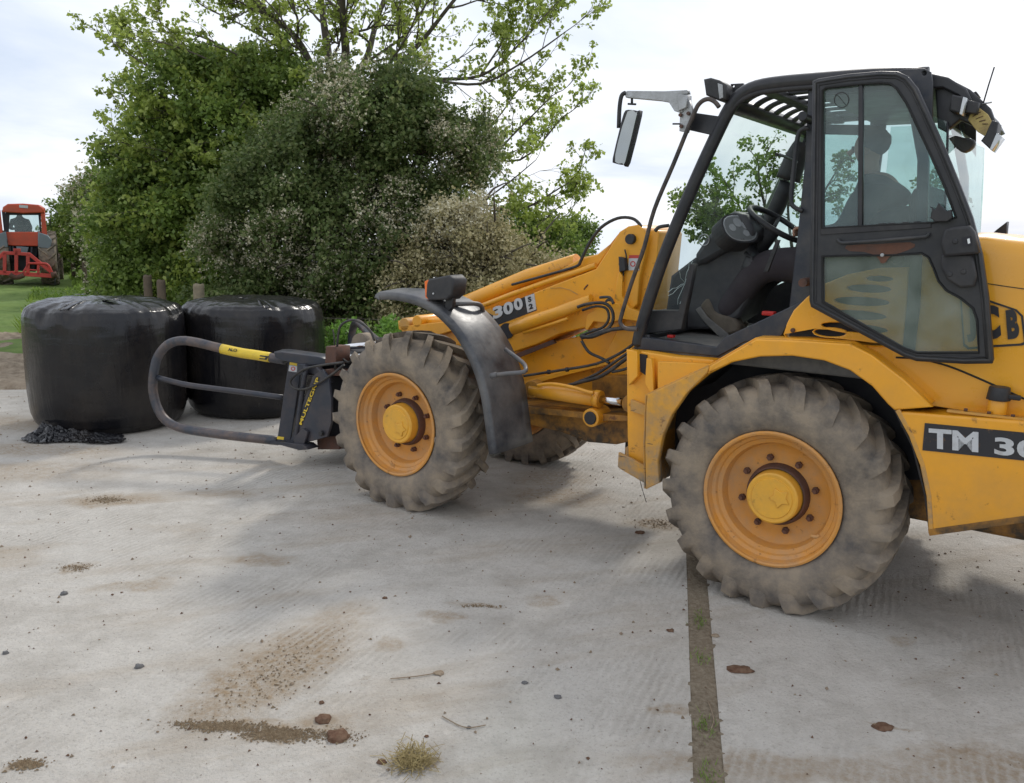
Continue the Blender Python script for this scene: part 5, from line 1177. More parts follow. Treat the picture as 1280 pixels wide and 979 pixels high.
tube('door_handle_bar', pt([(1047, 299), (1050, 303), (1060, 303.5), (1110, 300), (1150, 296.5), (1159, 295), (1161, 291)], DY + .025), .009, 'doorgrey', dr, 8)
plate('rust_patch', [(1058, 307), (1100, 305), (1138, 303), (1143, 309), (1126, 316), (1112, 321), (1107, 328), (1101, 329), (1096, 321), (1080, 315), (1062, 314)], DY + .002, DY - .004, 'rust', dr, bev=0, smooth=2)
q = t3(1103, 319, DY + .005); cyl('striker_pin', (q[0], q[1] - .005, q[2]), (q[0], q[1] + .010, q[2]), .009, 'alu', dr, 12)
lk = plate('door_lock', [(1180, 287), (1190, 284), (1212, 282), (1218, 290), (1224, 316), (1217, 318), (1180, 321), (1175, 305)], DY + .065, DY, 'plastic', dr, bev=.012)
plate('lock_base', [(1176, 318), (1215, 318), (1221, 345), (1218, 358), (1200, 360), (1184, 350), (1176, 335)], DY + .035, DY, 'plastic', lk, bev=.010)
plate('lock_slot', [(1202, 297), (1214, 295), (1215, 307), (1203, 308)], DY + .068, DY + .06, 'tdark', lk, bev=0); plate('lock_latch', [(1209, 299), (1212, 298), (1213, 304), (1210, 305)], DY + .071, DY + .066, 'chrome', lk, bev=0)
for x, y in ((1195, 302), (1187, 343), (1204, 340)):
    q = t3(x, y, DY + .045); cyl('lock_screw', (q[0], DY + .02, q[2]), (q[0], DY + (.072 if y < 320 else .041), q[2]), .011, 'plastic', lk, 14)
plate('window_catch', [(1163, 272), (1165, 262), (1162, 258), (1169, 262), (1173, 254), (1177, 258), (1183, 264), (1188, 262), (1190, 272), (1184, 277), (1168, 277)], DY + .05, DY - .0, 'plastic', dr, bev=.004)
for z in (340, 372): pass
for y_ in (150, 352):
    q = t3(1013, y_, CY); tube('door_hinge', [(q[0], CY, q[2]), (q[0] + .005, (CY + DY) / 2, q[2]), (q[0] - .01, DY - .03, q[2])], .022, 'rust' if y_ > 300 else 'black', dr, 10, sm=2)
# ------------------------------------------------------------------ roof rear cluster: lamps, plate, aerial
RY = CY - .06
pl = plate('rear_lamp_board', [(1168, 101), (1196, 103), (1213, 112), (1238, 135), (1247, 160), (1240, 172), (1222, 160), (1200, 150), (1182, 165), (1172, 160)], RY, RY - .06, 'black', LD, bev=.008)
plate('rear_work_lamp', [(1190, 118), (1208, 122), (1203, 143), (1186, 138)], RY + .10, RY, 'plastic', pl, bev=.008)
plate('lamp_lens', [(1204, 121), (1208.5, 122.5), (1203, 144), (1199, 142.5)], RY + .104, RY + .01, 'lens', pl, bev=.002)
plate('rear_work_lamp', [(1210, 125), (1224, 128), (1221, 142), (1206, 141)], RY + .07, RY, 'plastic', pl, bev=.006)
plate('number_plate', [(1222, 133), (1235, 143), (1240, 152), (1232, 171), (1222, 165), (1210, 150), (1212, 144)], RY + .02, RY + .005, 'plate', pl, bev=.003)
for i in range(4): tube('plate_scratch', pt([(1216 + i * 4, 146 + i * 3), (1226 + i * 3, 140 + i * 5)], RY + .022), .0022, 'rust', pl, 4, sm=1)
plate('rear_flood_lamp', [(1240, 150), (1248, 153), (1246, 166), (1252, 171), (1239, 188), (1226, 176), (1232, 168)], RY + .08, RY - .06, 'plastic', pl, bev=.006)
plate('lamp_lens', [(1246, 166), (1252.5, 171), (1240, 188.5), (1237, 186)], RY + .084, RY - .05, 'lens', pl, bev=.002)
plate('beacon_stub', [(1215, 116), (1220, 114), (1224, 120), (1218, 122)], RY - .1, RY - .18, 'plastic', pl, bev=.004)
tube('aerial', pt([(1229, 130), (1236, 106), (1243, 84)], RY), .0035, 'plastic', pl, 6, sm=1)
tube('aerial_bracket', pt([(1228, 130), (1240, 128)], RY), .004, 'alu', pl, 6, sm=1)
plate('rear_visor', [(1184, 168), (1205, 172), (1218, 175), (1217, 184), (1206, 191), (1196, 186), (1188, 176)], CY - .25, CY - .30, 'doorgrey', LD, bev=.008, smooth=2)

# ------------------------------------------------------------------ cab interior
IY = -.62
ds = plate('dash_pod', [(868, 318), (880, 300), (903, 272), (916, 264), (932, 268), (941, 284), (941, 300), (920, 310), (905, 316), (880, 330), (868, 332)], IY, IY - .34, 'dash', LD, bev=.03)
def disc_at(name, px, py, y, ax, r, m, parent, asp=1., th=.012, seg=28):
    c = Vector(t3(px, py, y)); ax = Vector(ax).normalized(); bm = bmesh.new(); cylbm(bm, c - ax * th, c + ax * th, r, seg); o = link(name, frombm(name, bm), parent, m); return soften(o, .004)
ctr = Vector(t3(921, 289, IY + .02)); axd = Vector((-.74, .40, .54)).normalized()
Q3 = axd.to_track_quat('Z', 'Y').to_matrix().to_4x4()
def disc(name, c, r1, r2, m, parent, d=0., th=.01, e=2.):
    bm = bmesh.new(); A = [bm.verts.new(Q3 @ Vector((x, y, d))) for x, y in ell(0, 0, r1, r2, 32, 0, e)]; B = [bm.verts.new(Q3 @ Vector((x, y, d - th))) for x, y in ell(0, 0, r1, r2, 32, 0, e)]
    for k in range(32): bm.faces.new((A[k], A[(k + 1) % 32], B[(k + 1) % 32], B[k]))
    bm.faces.new(A); bm.faces.new(B[::-1]); bm.transform(Matrix.Translation(c)); return link(name, frombm(name, bm), parent, m)
disc('instrument_rim', ctr, .118, .088, 'lens', ds, .033, .01, 2.4)
disc('instrument_bezel', ctr, .128, .098, 'plastic', ds, .03, .10, 2.6)
disc('instrument_glass', ctr, .110, .080, 'dial', ds, .035, .01, 2.6)
for dx_, dy_, r in ((.045, .02, .028), (-.01, .035, .03), (-.06, .0, .024), (.03, -.035, .022)):
    disc('gauge', ctr + Q3.to_3x3() @ Vector((dx_, dy_, 0)), r, r, 'lens' if dx_ else 'plastic', ds, .038, .004)
for px, py, r in ((908, 297, .036), (880, 300, .034)):
    c = t3(px, py, IY + .004); 
    bm = bmesh.new(); tubebm(bm, [(c[0] + math.cos(a) * r, c[1], c[2] + math.sin(a) * r) for a in np.linspace(0, 2 * math.pi, 20, endpoint=False)], .0035, 6, True, 1); link('vent_ring', frombm('vent_ring', bm, True), ds, 'alu')
plate('footwell_console', [(838, 345), (868, 322), (935, 305), (942, 330), (948, 350), (925, 396), (900, 412), (828, 412)], IY - .05, IY - .42, 'dash', LD, bev=.02)
plate('inner_kick_panel', [(812, 388), (848, 388), (862, 330), (868, 330), (852, 412), (806, 418)], CY - .06, CY - .12, 'plastic', LD, bev=.006)
plate('scuttle_panel', [(806, 390), (846, 390), (846, 416), (802, 418)], CY - .30, CF + .1, 'black', LD, bev=.004)
# steering wheel
sc_ = Vector(t3(971, 280, -.85)); axs = Vector((-.52, .05, .85)).normalized(); Q3 = axs.to_track_quat('Z', 'Y').to_matrix().to_4x4()
bm = bmesh.new(); tubebm(bm, [sc_ + Q3.to_3x3() @ Vector((math.cos(a) * .185, math.sin(a) * .185, 0)) for a in np.linspace(0, 2 * math.pi, 40, endpoint=False)], .017, 10, True, 1)
sw = link('steering_wheel', frombm('steering_wheel', bm, True), LD, 'plastic')
for a in (.4, 2.5, 4.6): tube('wheel_spoke', [sc_ - axs * .05, sc_ + Q3.to_3x3() @ Vector((math.cos(a) * .18, math.sin(a) * .18, 0))], .012, 'plastic', sw, 8, sm=1)
tube('steering_column', [sc_ - axs * .04, sc_ - axs * .25 + Vector((.03, 0, 0)), sc_ - axs * .55 + Vector((.12, 0, -.05))], [.05, .06, .08], 'plastic', sw, 14, sm=2)
tube('indicator_stalk', [sc_ - axs * .10, sc_ - axs * .10 + Vector((.05, .18, .03))], .010, 'plastic', sw, 8, sm=1)
tube('joystick_gaiter', [Vector(t3(945, 318, -.7)) + Vector((0, 0, -.03)), Vector(t3(938, 330, -.7)), Vector(t3(952, 342, -.7))], [.05, .06, .05], 'dash', LD, 12, sm=2)
for k in range(4): c = Vector(t3(937 + k * 5, 322 + k * 5, -.66)); tube('gaiter_fold', [c + Vector((.03, 0, .03)), c + Vector((-.04, 0, -.03))], .010, 'plastic', LD, 8, sm=1)
# right-hand pillar trim: thick duct down the far A post
tube('pillar_duct', [t3(1003, 178, -1.48), t3(994, 200, -1.48), t3(985, 225, -1.48)], [.05, .075, .08], 'plastic', LD, 14, sm=3)
tube('pillar_duct', [t3(985, 228, -1.48), t3(970, 262, -1.48), t3(950, 300, -1.48), t3(925, 370, -1.5)], .055, 'plastic', LD, 14, sm=2)
# seat
sx, sz = -.20, 1.77
seat = box('seat', (sx - .28, -1.15, sz - .14), (sx + .28, -.65, sz - .01), 'cloth_seat', LD, .05)
box('seat_back', (sx - .34, -1.13, sz - .02), (sx - .20, -.67, sz + .50), 'cloth_seat', seat, .05)
box('seat_pedestal', (sx - .2, -1.05, fl_z - .01), (sx + .2, -.75, sz - .12), 'plastic', seat, .03)
rd = t3(962, 392, -.42); box('red_catch', (rd[0] - .03, -.45, rd[2] - .012), (rd[0] + .04, -.40, rd[2] + .012), 'red', LD, .006)
rd = t3(839, 421, -.3); box('red_catch', (rd[0] - .02, -.32, rd[2] - .006), (rd[0] + .02, -.28, rd[2] + .012), 'red', LD, .005)
box('pedal', (.66, -.95, fl_z + .03), (.70, -.80, fl_z + .17), 'plastic', LD, .01)
# decal of a hanging tag low in the far cab
plate('side_lever', [(970, 300), (975, 300), (960, 340), (954, 340)], -.5, -.52, 'plastic', LD, bev=.003)

# ------------------------------------------------------------------ driver
DR = empty('person', MF @ Matrix.Translation((sx, -.90, sz)), 'driver in dark work clothes and brown boots sitting at the loader wheel', 'person')
def J(x, y, z, r): return (x, y, z, r)
def P2(px, py, y): q = tr(px, py, y); return (q[0] - sx, y + .90, q[1] - sz)
kn = P2(953, 330, -.72); an = P2(902, 396, -.72); kn2 = (kn[0] + .02, -.20, kn[2]); an2 = (an[0] + .08, -.20, an[2] + .0)
toe = P2(884, 386, -.70); heel = P2(903, 411, -.70)
SK = [J(-.08, 0, .06, .135), J(-.06, 0, .22, .125), J(-.02, 0, .38, .15), J(.02, 0, .50, .12), J(.05, 0, .575, .055), J(.07, 0, .64, .05), J(.085, 0, .70, .088), J(.075, 0, .765, .085), J(.07, 0, .80, .055),
      J(.0, .20, .47, .07), J(.10, .27, .24, .05), J(.27, .20, .22, .036), J(.34, .18, .24, .03), J(.0, -.20, .47, .07), J(.10, -.27, .24, .05), J(.27, -.20, .22, .036), J(.34, -.18, .24, .03),
      J(-.02, .10, .05, .11), J(kn[0], kn[1], kn[2], .075), J(an[0], an[1], an[2], .05), J(-.02, -.10, .05, .11), J(*kn2, .075), J(*an2, .05), J(*(toe), .04), J(toe[0], -.2, toe[2], .04)]
ED = [(0, 1), (1, 2), (2, 3), (3, 4), (4, 5), (5, 6), (6, 7), (7, 8), (3, 9), (9, 10), (10, 11), (11, 12), (3, 13), (13, 14), (14, 15), (15, 16), (0, 17), (17, 18), (18, 19), (0, 20), (20, 21), (21, 22), (19, 23), (22, 24)]
skin('body', SK, ED, 'skin', DR)
# face
fxh = .085
for nm, pts, r in (('nose', [(fxh + .075, 0, .715), (fxh + .105, 0, .690)], [.012, .018]), ('ear', [(fxh - .01, .085, .71), (fxh - .01, .088, .68)], [.02, .014]), ('ear', [(fxh - .01, -.085, .71), (fxh - .01, -.088, .68)], [.02, .014])):
    tube(nm, pts, r, 'skin', DR, 8, sm=2)
tube('mouth', [(fxh + .078, -.025, .655), (fxh + .084, 0, .653), (fxh + .078, .025, .655)], .006, 'rust', DR, 6)
for s in (-1, 1): tube('eye', [(fxh + .070, s * .032, .722), (fxh + .078, s * .030, .722)], .010, 'plastic', DR, 8, sm=1)
for s in (-1, 1):                                    # hands closed on the wheel rim
    for k in range(5):
        b0 = Vector((.34, s * .18, .24)); f = b0 + Vector((.035, -s * (.035 - k * .018), .03)); g = f + Vector((.03, 0, -.015)); h_ = g + Vector((-.005, 0, -.035))
        if k == 4: f = b0 + Vector((.02, -s * .045, .01)); g = f + Vector((.03, 0, .02)); h_ = g + Vector((.01, 0, .0))
        tube('finger', [b0, f, g, h_], [.012, .010, .009, .008], 'skin', DR, 6, sm=2)
JK = [J(a, b, c, r * 1.28 + .012) for a, b, c, r in [SK[i] for i in (0, 1, 2, 3, 9, 10, 11, 13, 14, 15)]] + [J(.04, 0, .56, .07)]
skin('jacket', JK, [(0, 1), (1, 2), (2, 3), (3, 4), (4, 5), (5, 6), (3, 7), (7, 8), (8, 9), (3, 10)], 'jacket', DR)
TR_ = [J(-.08, 0, .06, .15)] + [J(a, b, c, r * 1.22 + .014) for a, b, c, r in [SK[i] for i in (17, 18, 19, 20, 21, 22)]]
skin('trousers', TR_, [(0, 1), (1, 2), (2, 3), (0, 4), (4, 5), (5, 6)], 'trouser', DR)
bpx = plate('boot', [(878, 377), (886, 373), (893, 388), (902, 393), (918, 398), (925, 413), (910, 419), (901, 416), (876, 388)], -.66, -.77, 'boot', None, bev=.018, smooth=2); bpx.parent = DR; bpx.matrix_parent_inverse = Matrix.Identity(4); bpx.matrix_local = Matrix.Translation((-sx, .90, -sz))
bsx = plate('boot_sole', [(869, 387), (875, 383), (884, 396), (905, 413), (913, 420), (906, 424), (896, 419), (878, 401)], -.655, -.775, 'floor', None, bev=.006); bsx.parent = DR; bsx.matrix_parent_inverse = Matrix.Identity(4); bsx.matrix_local = Matrix.Translation((-sx, .90, -sz))
for dyy in (-.38,):
    bt = skin('boot', [J(an[0] - .02, an[1] + .02 + dyy, an[2] + .04, .07), J(heel[0] + .0, heel[1] + .02 + dyy, heel[2] + .04, .058), J((toe[0] + heel[0]) / 2 - .02, toe[1] + .03 + dyy, (toe[2] + heel[2]) / 2 + .025, .056), J(toe[0] + .0, toe[1] + .03 + dyy, toe[2] + .04, .048)], [(0, 1), (1, 2), (2, 3)], 'boot', DR)
    tube('boot_sole', [(heel[0] - .02, heel[1] + dyy, heel[2] - .01), ((toe[0] + heel[0]) / 2 + .02, toe[1] + dyy, (toe[2] + heel[2]) / 2 - .01), (toe[0] + .04, toe[1] + dyy, toe[2] + .02)], .022, 'boot', bt, 8, sm=3)
def hair_cap(parent, c, r, cutx):
    bm = bmesh.new(); bmesh.ops.create_icosphere(bm, subdivisions=4, radius=1)
    for v in bm.verts:
        n = 1 + .05 * mnoise.noise(v.co * 6); f = v.co.copy()
        if f.x > .45 and f.z < .45: n *= .80
        v.co = Vector((c[0] + f.x * r[0] * n, c[1] + f.y * r[1] * n, c[2] + f.z * r[2] * n))
    return link('hair', frombm('hair', bm, True), parent, 'hair')
hair_cap(DR, (.062, 0, .755), (.098, .088, .085), 0)
# ------------------------------------------------------------------ bales
def wrapmat():
    m = bpy.data.materials.new('bale_wrap_film'); m.use_nodes = True; t = m.node_tree; b = t.nodes['Principled BSDF']; L = t.links.new
    co = t.nodes.new('ShaderNodeTexCoord').outputs['Object']
    def noi(s, sc, d=6, r=.6, dist=0):
        mp = t.nodes.new('ShaderNodeMapping'); mp.inputs['Scale'].default_value = sc; L(co, mp.inputs[0]); n = t.nodes.new('ShaderNodeTexNoise'); n.inputs['Scale'].default_value = s; n.inputs['Detail'].default_value = d; n.inputs['Roughness'].default_value = r; n.inputs['Distortion'].default_value = dist; L(mp.outputs[0], n.inputs[0]); return n.outputs['Fac']
    def rmp(f, a, c, lo, hi):
        n = t.nodes.new('ShaderNodeMapRange'); n.inputs[1].default_value = a; n.inputs[2].default_value = c; n.inputs[3].default_value = lo; n.inputs[4].default_value = hi; L(f, n.inputs[0]); return n.outputs[0]
    mx = t.nodes.new('ShaderNodeMix'); mx.data_type = 'RGBA'; L(rmp(noi(2.5, (1, 1, .6), 8, .65), .45, .7, 0, .8), mx.inputs[0]); mx.inputs[6].default_value = (.008, .008, .010, 1); mx.inputs[7].default_value = (.030, .025, .021, 1)
    L(mx.outputs[2], b.inputs['Base Color']); L(rmp(noi(3.5, (1, 1, .5), 7), .3, .7, .15, .30), b.inputs['Roughness']); b.inputs['Specular IOR Level'].default_value = .42
    bn = t.nodes.new('ShaderNodeBump'); bn.inputs['Distance'].default_value = .010; ad = t.nodes.new('ShaderNodeMath'); L(noi(9, (1, 1, .16), 6, .6, .4), ad.inputs[0]); m3 = t.nodes.new('ShaderNodeMath'); m3.operation = 'MULTIPLY'; m3.inputs[1].default_value = .35; L(noi(4, (.4, .4, 3), 4, .5, .6), m3.inputs[0]); L(m3.outputs[0], ad.inputs[1]); L(ad.outputs[0], bn.inputs['Height']); L(bn.outputs[0], b.inputs['Normal'])
    return m
M['wrap'] = wrapmat()
def bale(x, y, R, Hh, seed, label, grp='black wrapped round bales'):
    root = empty('wrapped_bale', Matrix.Translation((x, y, 0)), label, 'bale', grp)
    pr = [(0, 1.0), (.3, 1.003), (.55, 1.0), (.70, .992), (.80, .975), (.88, .962), (.94, .935), (.972, .895), (.990, .84), (.998, .74), (1.0, .62), (1.0, .48), (.995, .34), (.982, .22), (.96, .13), (.925, .065), (.87, .022), (.80, .003), (.5, 0)]
    P = []
    for (a, b), (c, d) in zip(pr, pr[1:]):
        for k in range(4): P.append((a + (c - a) * k / 4, b + (d - b) * k / 4))
    P.append(pr[-1]); SEG = 160; bm = bmesh.new(); rings = []
    for k in range(SEG):
        th = 2 * math.pi * k / SEG; ring = []
        for r, z in P:
            d = Vector((math.cos(th), math.sin(th), 0)); sh = math.exp(-((z - .93) / .09) ** 2) * (1 if r > .45 else r * 2)
            w = .024 * mnoise.noise(Vector((math.cos(th) * 4.3, math.sin(th) * 4.3, z * 1.2 + seed))) + .012 * mnoise.noise(Vector((math.cos(th) * 19, math.sin(th) * 19, z * 2 + seed)))
            g = .022 * mnoise.noise(Vector((math.cos(th) * 1.6, math.sin(th) * 1.6, z * 1.5 + seed * 3)))
            rr = R * r * (1 + g) + w * sh * 1.1 + .004 * mnoise.noise(Vector((math.cos(th) * 4, math.sin(th) * 4, z * 14 + seed)))
            zz = Hh * z + (sh * w * .8 if r > .4 else 0) + (.012 * mnoise.noise(Vector((d.x * r * 3, d.y * r * 3, seed + 5))) + .008 * mnoise.noise(Vector((d.x * r * 12, d.y * r * 12, seed + 9))) if z > .95 else 0)
            ring.append(bm.verts.new((d.x * rr, d.y * rr, max(0, zz))))
        rings.append(ring)
    for k in range(SEG):
        A, B = rings[k], rings[(k + 1) % SEG]
        for j in range(len(P) - 1): bm.faces.new((A[j], A[j + 1], B[j + 1], B[j]))
    bmesh.ops.remove_doubles(bm, verts=bm.verts, dist=1e-4)
    link('bale_body', frombm('bale_body', bm, True), root, 'wrap'); return root
def crumple(name, parent, fn, nu, nv, amp, fr, m='wrap', seed=0):
    bm = bmesh.new(); g = []
    for j in range(nv + 1):
        row = []
        for i in range(nu + 1):
            p = Vector(fn(i / nu, j / nv)); q = p * fr + Vector((seed, 0, 0))
            p = p + Vector((mnoise.noise(q), mnoise.noise(q + Vector((9, 3, 1))), abs(mnoise.noise(q + Vector((4, 8, 2)))) * 1.3)) * amp + Vector((0, 0, abs(mnoise.noise(q * 2.6)) * amp * .7))
            row.append(bm.verts.new(p))
        g.append(row)
    for j in range(nv):
        for i in range(nu): bm.faces.new((g[j][i], g[j][i + 1], g[j + 1][i + 1], g[j + 1][i]))
    o = link(name, frombm(name, bm), parent, m); return o
B1 = bale(-4.0, 8.34, .735, 1.23, 1.7, 'near black wrapped bale with torn plastic at its foot')
B2 = bale(-2.80, 9.17, .745, 1.20, 6.1, 'far black wrapped bale standing behind the grab arm')
def skirt(u, v):
    a = R_(240 + 62 * u); r = .70 + .22 * v + .05 * math.sin(u * 9) * v; return (math.cos(a) * r, math.sin(a) * r, .012 + (1 - v) ** 1.5 * (.10 * (1 - u) + .01))
crumple('torn_wrap', B1, skirt, 90, 18, .024, 15, seed=2)
crumple('torn_wrap', B1, lambda u, v: (math.cos(R_(252 + 5 * u)) * (.72 + .3 * v) + .20 * v * (u - .5), math.sin(R_(252 + 5 * u)) * (.72 + .12 * v), .01 + .05 * (1 - v)), 14, 14, .035, 14, seed=4)
crumple('loose_flap', B1, lambda u, v: (.30 - .22 * u, -.36 + .10 * v + .07 * u, 1.238 + .015 * math.sin(u * 5)), 16, 5, .016, 20, seed=1)
crumple('loose_flap', B1, lambda u, v: (-.34 - .12 * u, .30 + .05 * v, 1.235), 8, 4, .012, 20, seed=3)
crumple('loose_flap', B2, lambda u, v: (-.62 + .02 * u, -.44 + .03 * v + .05 * u, .12 + .38 * v + .02 * u), 4, 16, .02, 9, seed=5)

# ------------------------------------------------------------------ bale grab on the loader nose
PH = R_(24)
hinge = MF @ Vector((4.22, -.42, 0))
GB = empty('bale_grab', MF @ Matrix.Translation((4.1, -.985, 0)), 'blue-black twin-arm bale grab with a yellow band, on the loader nose', 'bale grab')
def grab_arm(Fm, label=None, near=True):
    CUR[0] = Fm if near else CUR[0]
    return None
AF = frame(hinge.x, hinge.y, TH - PH)
CUR[0] = AF
loop_px = [(357, 450), (338, 447), (300, 441), (270, 434), (245, 428), (226, 426), (210, 431), (198, 445), (193, 462), (191, 485), (196, 508), (207, 525), (226, 535), (260, 541), (300, 546), (348, 551)]
LP = pt(loop_px, 0.0)
def parts_arm(root):
    a = tube('curved_tube', LP, .040, 'grabworn', root, 14, sm=4)
    b = tube('yellow_band', pt([(338, 447), (320, 444), (300, 441), (277, 436)], 0), .0425, 'decal', a, 14, sm=3)
    tube('middle_bar', pt([(197, 472), (228, 480), (262, 485), (310, 491), (354, 497)], 0), .024, 'grab', root, 12, sm=3)
    p = plate('arm_post', [(361, 451), (377, 454), (363, 553), (346, 552)], .045, -.045, 'grab', root, bev=.006)
    plate('swing_plate', [(342, 440), (352, 440), (398, 446), (412, 451), (410, 455), (386, 457), (352, 451), (344, 447)], .09, -.09, 'grab', root, bev=.006)
    return a, b, p
def child_root(name, Mx):
    o = bpy.data.objects.new(name, None); COL.objects.link(o); o.parent = GB; o.matrix_parent_inverse = Matrix.Identity(4); o.matrix_local = GB.matrix_world.inverted() @ Mx; return o
bpy.context.view_layer.update()
AR = child_root('grab_arm', AF); AR['label'] = 'near arm with the yellow band'
a, b, p = parts_arm(AR)
# third level only: band decals are separate children of the arm
text('band_lettering', 'ALO', tr(285, 438.5, .043), tr(296, 440, .043), tr(285.5, 434.8, .043), .0425, 'decalink', AR, bold=.02)
plate('band_arrow', [(325, 444), (336, 445.5), (333, 450), (324, 449), (324.5, 447.6), (331, 448.4), (332, 446.6), (324.6, 445.6)], .0435, .0415, 'decalink', AR, bev=0)
plate('label_yellow', [(362.5, 452), (372.5, 453.5), (372, 457.5), (361.8, 456)], .047, .044, 'decal', AR, bev=0)
plate('warning_label', [(361.8, 456.5), (372, 458), (370.8, 465.5), (360.6, 464)], .047, .044, 'decalwhite', AR, bev=0)
plate('warning_sign', ell(366.3, 461, 2.8, 2.6, 12), .0485, .046, 'redlab', AR, bev=0, holes=[ell(366.3, 461, 1.7, 1.6, 12)])
plate('label_yellow', [(346.5, 545.5), (355, 546.5), (354.6, 550), (346.2, 549)], .047, .044, 'decal', AR, bev=0)
# far arm: the same pieces, splayed the other way behind the far bale
h2 = MF @ Vector((4.22, -1.55, 0)); AF2 = frame(h2.x, h2.y, TH + R_(30)); AR2 = child_root('grab_arm', AF2)
for c in list(AR.children):
    if c.name.split('.')[0] in ('curved_tube', 'middle_bar', 'arm_post', 'swing_plate'):
        d = c.copy(); COL.objects.link(d); d.parent = AR2
# headstock
CUR[0] = MF; GM = GB.matrix_world.inverted() @ MF
def G(o): o.matrix_parent_inverse = Matrix.Identity(4); o.matrix_local = GM; return o
hp = [(391, 470), (403, 462), (410, 472), (414, 500), (414, 528), (409, 546), (392, 551), (368, 556), (362, 552), (371, 530), (380, 500)]
hk = G(plate('headstock_plate', hp, -.36, -.385, 'grab', GB, bev=.004))
for x0 in (-.72, -1.58):
    G(plate('headstock_plate', [tr(a_, b_, -.36) for a_, b_ in hp], x0, x0 - .025, 'grab', GB, raw=True, bev=.004))
A1, A2 = tr(365.5, 552, -.355), tr(372.5, 554, -.355)
tA, tB, tC = tr(375, 531, -.355), tr(396, 471, -.355), tr(369.5, 529, -.355)
G(plate('name_strip', [(377, 533), (400, 472), (394.5, 470), (371, 530)], -.358, -.361, 'plastic', GB, bev=0))
G(text('name_lettering', 'MULTEGRIP', tr(377, 531.5, -.355), tr(399.5, 473, -.355), tr(373.2, 530, -.355), -.357, 'decal', GB, bold=.02))
G(tube('headstock_tube', [t3(383, 458, -.36), t3(378, 490, -.36), t3(372, 535, -.36), t3(370, 552, -.36)], .022, 'grab', GB, 10, sm=2))
zt = tr(390, 462, -.36)[1]; zb2 = tr(390, 548, -.36)[1]
for z, w in ((zt - .02, .05), (zb2 + .02, .05), ((zt + zb2) / 2, .035)):
    G(box('cross_tube', (4.02, -1.6, z - w), (4.02 + 2 * w, -.37, z + w), 'grab', GB, .008))
G(plate('foot_bracket', [(338, 551), (362, 554), (378, 556), (386, 562), (374, 563), (352, 557), (338, 555)], -.30, -.42, 'grab', GB, bev=.004))
G(plate('pivot_ear', [(366, 548), (378, 536), (384, 540), (380, 556), (370, 560)], -.33, -.36, 'grab', GB, bev=.004))
bq = t3(401, 542, -.34); G(cyl('pivot_pin', (bq[0], -.38, bq[2]), (bq[0], -.33, bq[2]), .022, 'plastic', GB, 16))
# carriage / quick hitch in rusty brown
G(plate('hitch_block', [(407, 433), (420, 434), (420, 456), (406, 454)], -.42, -.58, 'rust', GB, bev=.006))
G(plate('hitch_bar', [(405, 462), (428, 464), (432, 470), (405, 470)], -.45, -.60, 'rust', GB, bev=.004))
G(plate('hitch_upright', [(412, 470), (440, 472), (440, 560), (420, 562), (410, 552), (416, 520)], -.55, -.66, 'tdark', GB, bev=.004))
G(plate('hitch_upright', [(396, 548), (424, 545), (424, 562), (397, 562)], -.50, -.56, 'rust', GB, bev=.004))
G(box('hitch_carriage', (3.62, -1.35, .30), (4.0, -.62, .95), 'tdark', GB, .02))
G(tube('grab_ram', pt([(414, 436), (440, 433), (472, 431)], -.75), .026, 'chrome', GB, 14, sm=1)); G(tube('grab_ram', pt([(418, 449), (445, 447), (480, 446)], -.62), .032, 'chrome', GB, 14, sm=1)); G(tube('ram_barrel', pt([(440, 445), (500, 443)], -.66), .036, 'tdark', GB, 14, sm=1))
q = t3(455, 424, -1.0); G(tube('ram_hose_reel', [(q[0], -1.05, q[2] - .05), (q[0], -.95, q[2] - .05)], .105, 'tyre', GB, 24, sm=1))
G(plate('link_arm', [(376, 456), (395, 459), (412, 478), (405, 482), (392, 468), (376, 462)], -.40, -.46, 'grab', GB, bev=.004))
for pts, r, y in [([(419, 462), (421, 440), (423, 418), (427, 406), (440, 400), (452, 404), (463, 414), (468, 426)], .010, -.45), ([(424, 440), (428, 448), (436, 453), (442, 446)], .009, -.5),
                  ([(430, 456), (418, 466), (400, 478), (383, 486), (370, 486), (363, 480), (366, 472), (380, 462), (400, 457), (430, 453)], .0105, -.33), ([(417, 448), (418, 425), (416, 412)], .006, -.5), ([(440, 447), (450, 440), (462, 444)], .008, -.5)]:
    G(tube('grab_hose', pt(pts, y), r, 'rubber', GB, 8))

# ------------------------------------------------------------------ red tractor in the field
TF = frame(-13.93, 25.3, R_(-26)); CUR[0] = TF
TT = empty('red_tractor', TF, 'old red tractor with a cab seen from behind on the grass at the left', 'tractor')
cxl = tr(29, 300, 0)[0]
def mir(L): return [(2 * cxl - x, z) for x, z in L]
def both(name, px, y0, y1, m, parent=TT, bev=.01):
    L = [tr(a, b, 0) for a, b in px]; plate(name, L, y0, y1, m, parent, raw=True, bev=bev); plate(name, mir(L), y0, y1, m, parent, raw=True, bev=bev)
rf_ = [tr(*q, 0) for q in [(29, 254.5), (10, 255), (4, 259), (3, 265), (29, 267), (55, 266), (54, 260), (48, 256)]]
rfo = plate('cab_roof', rf_, .12, -1.35, 'tred', TT, raw=True, bev=.03)
plate('roof_sign', [(24, 256), (35, 257), (35, 260.5), (24, 259.5)], .135, .11, 'decalwhite', rfo, bev=0)
both('cab_pillar', [(51, 264), (56, 264), (60, 302), (53, 302)], .05, -.05, 'tred'); both('cab_pillar', [(50, 264), (54, 264), (56, 302), (51, 302)], -1.15, -1.25, 'tdark')
wf = [tr(*q, 0) for q in [(7, 265), (51, 265), (52, 304), (5, 304)]]
plate('rear_window_frame', wf, .02, -.03, 'tdark', TT, raw=True, bev=.004, holes=[[tr(*q, 0) for q in [(12, 269), (48, 269), (50, 291), (11, 291)]]])
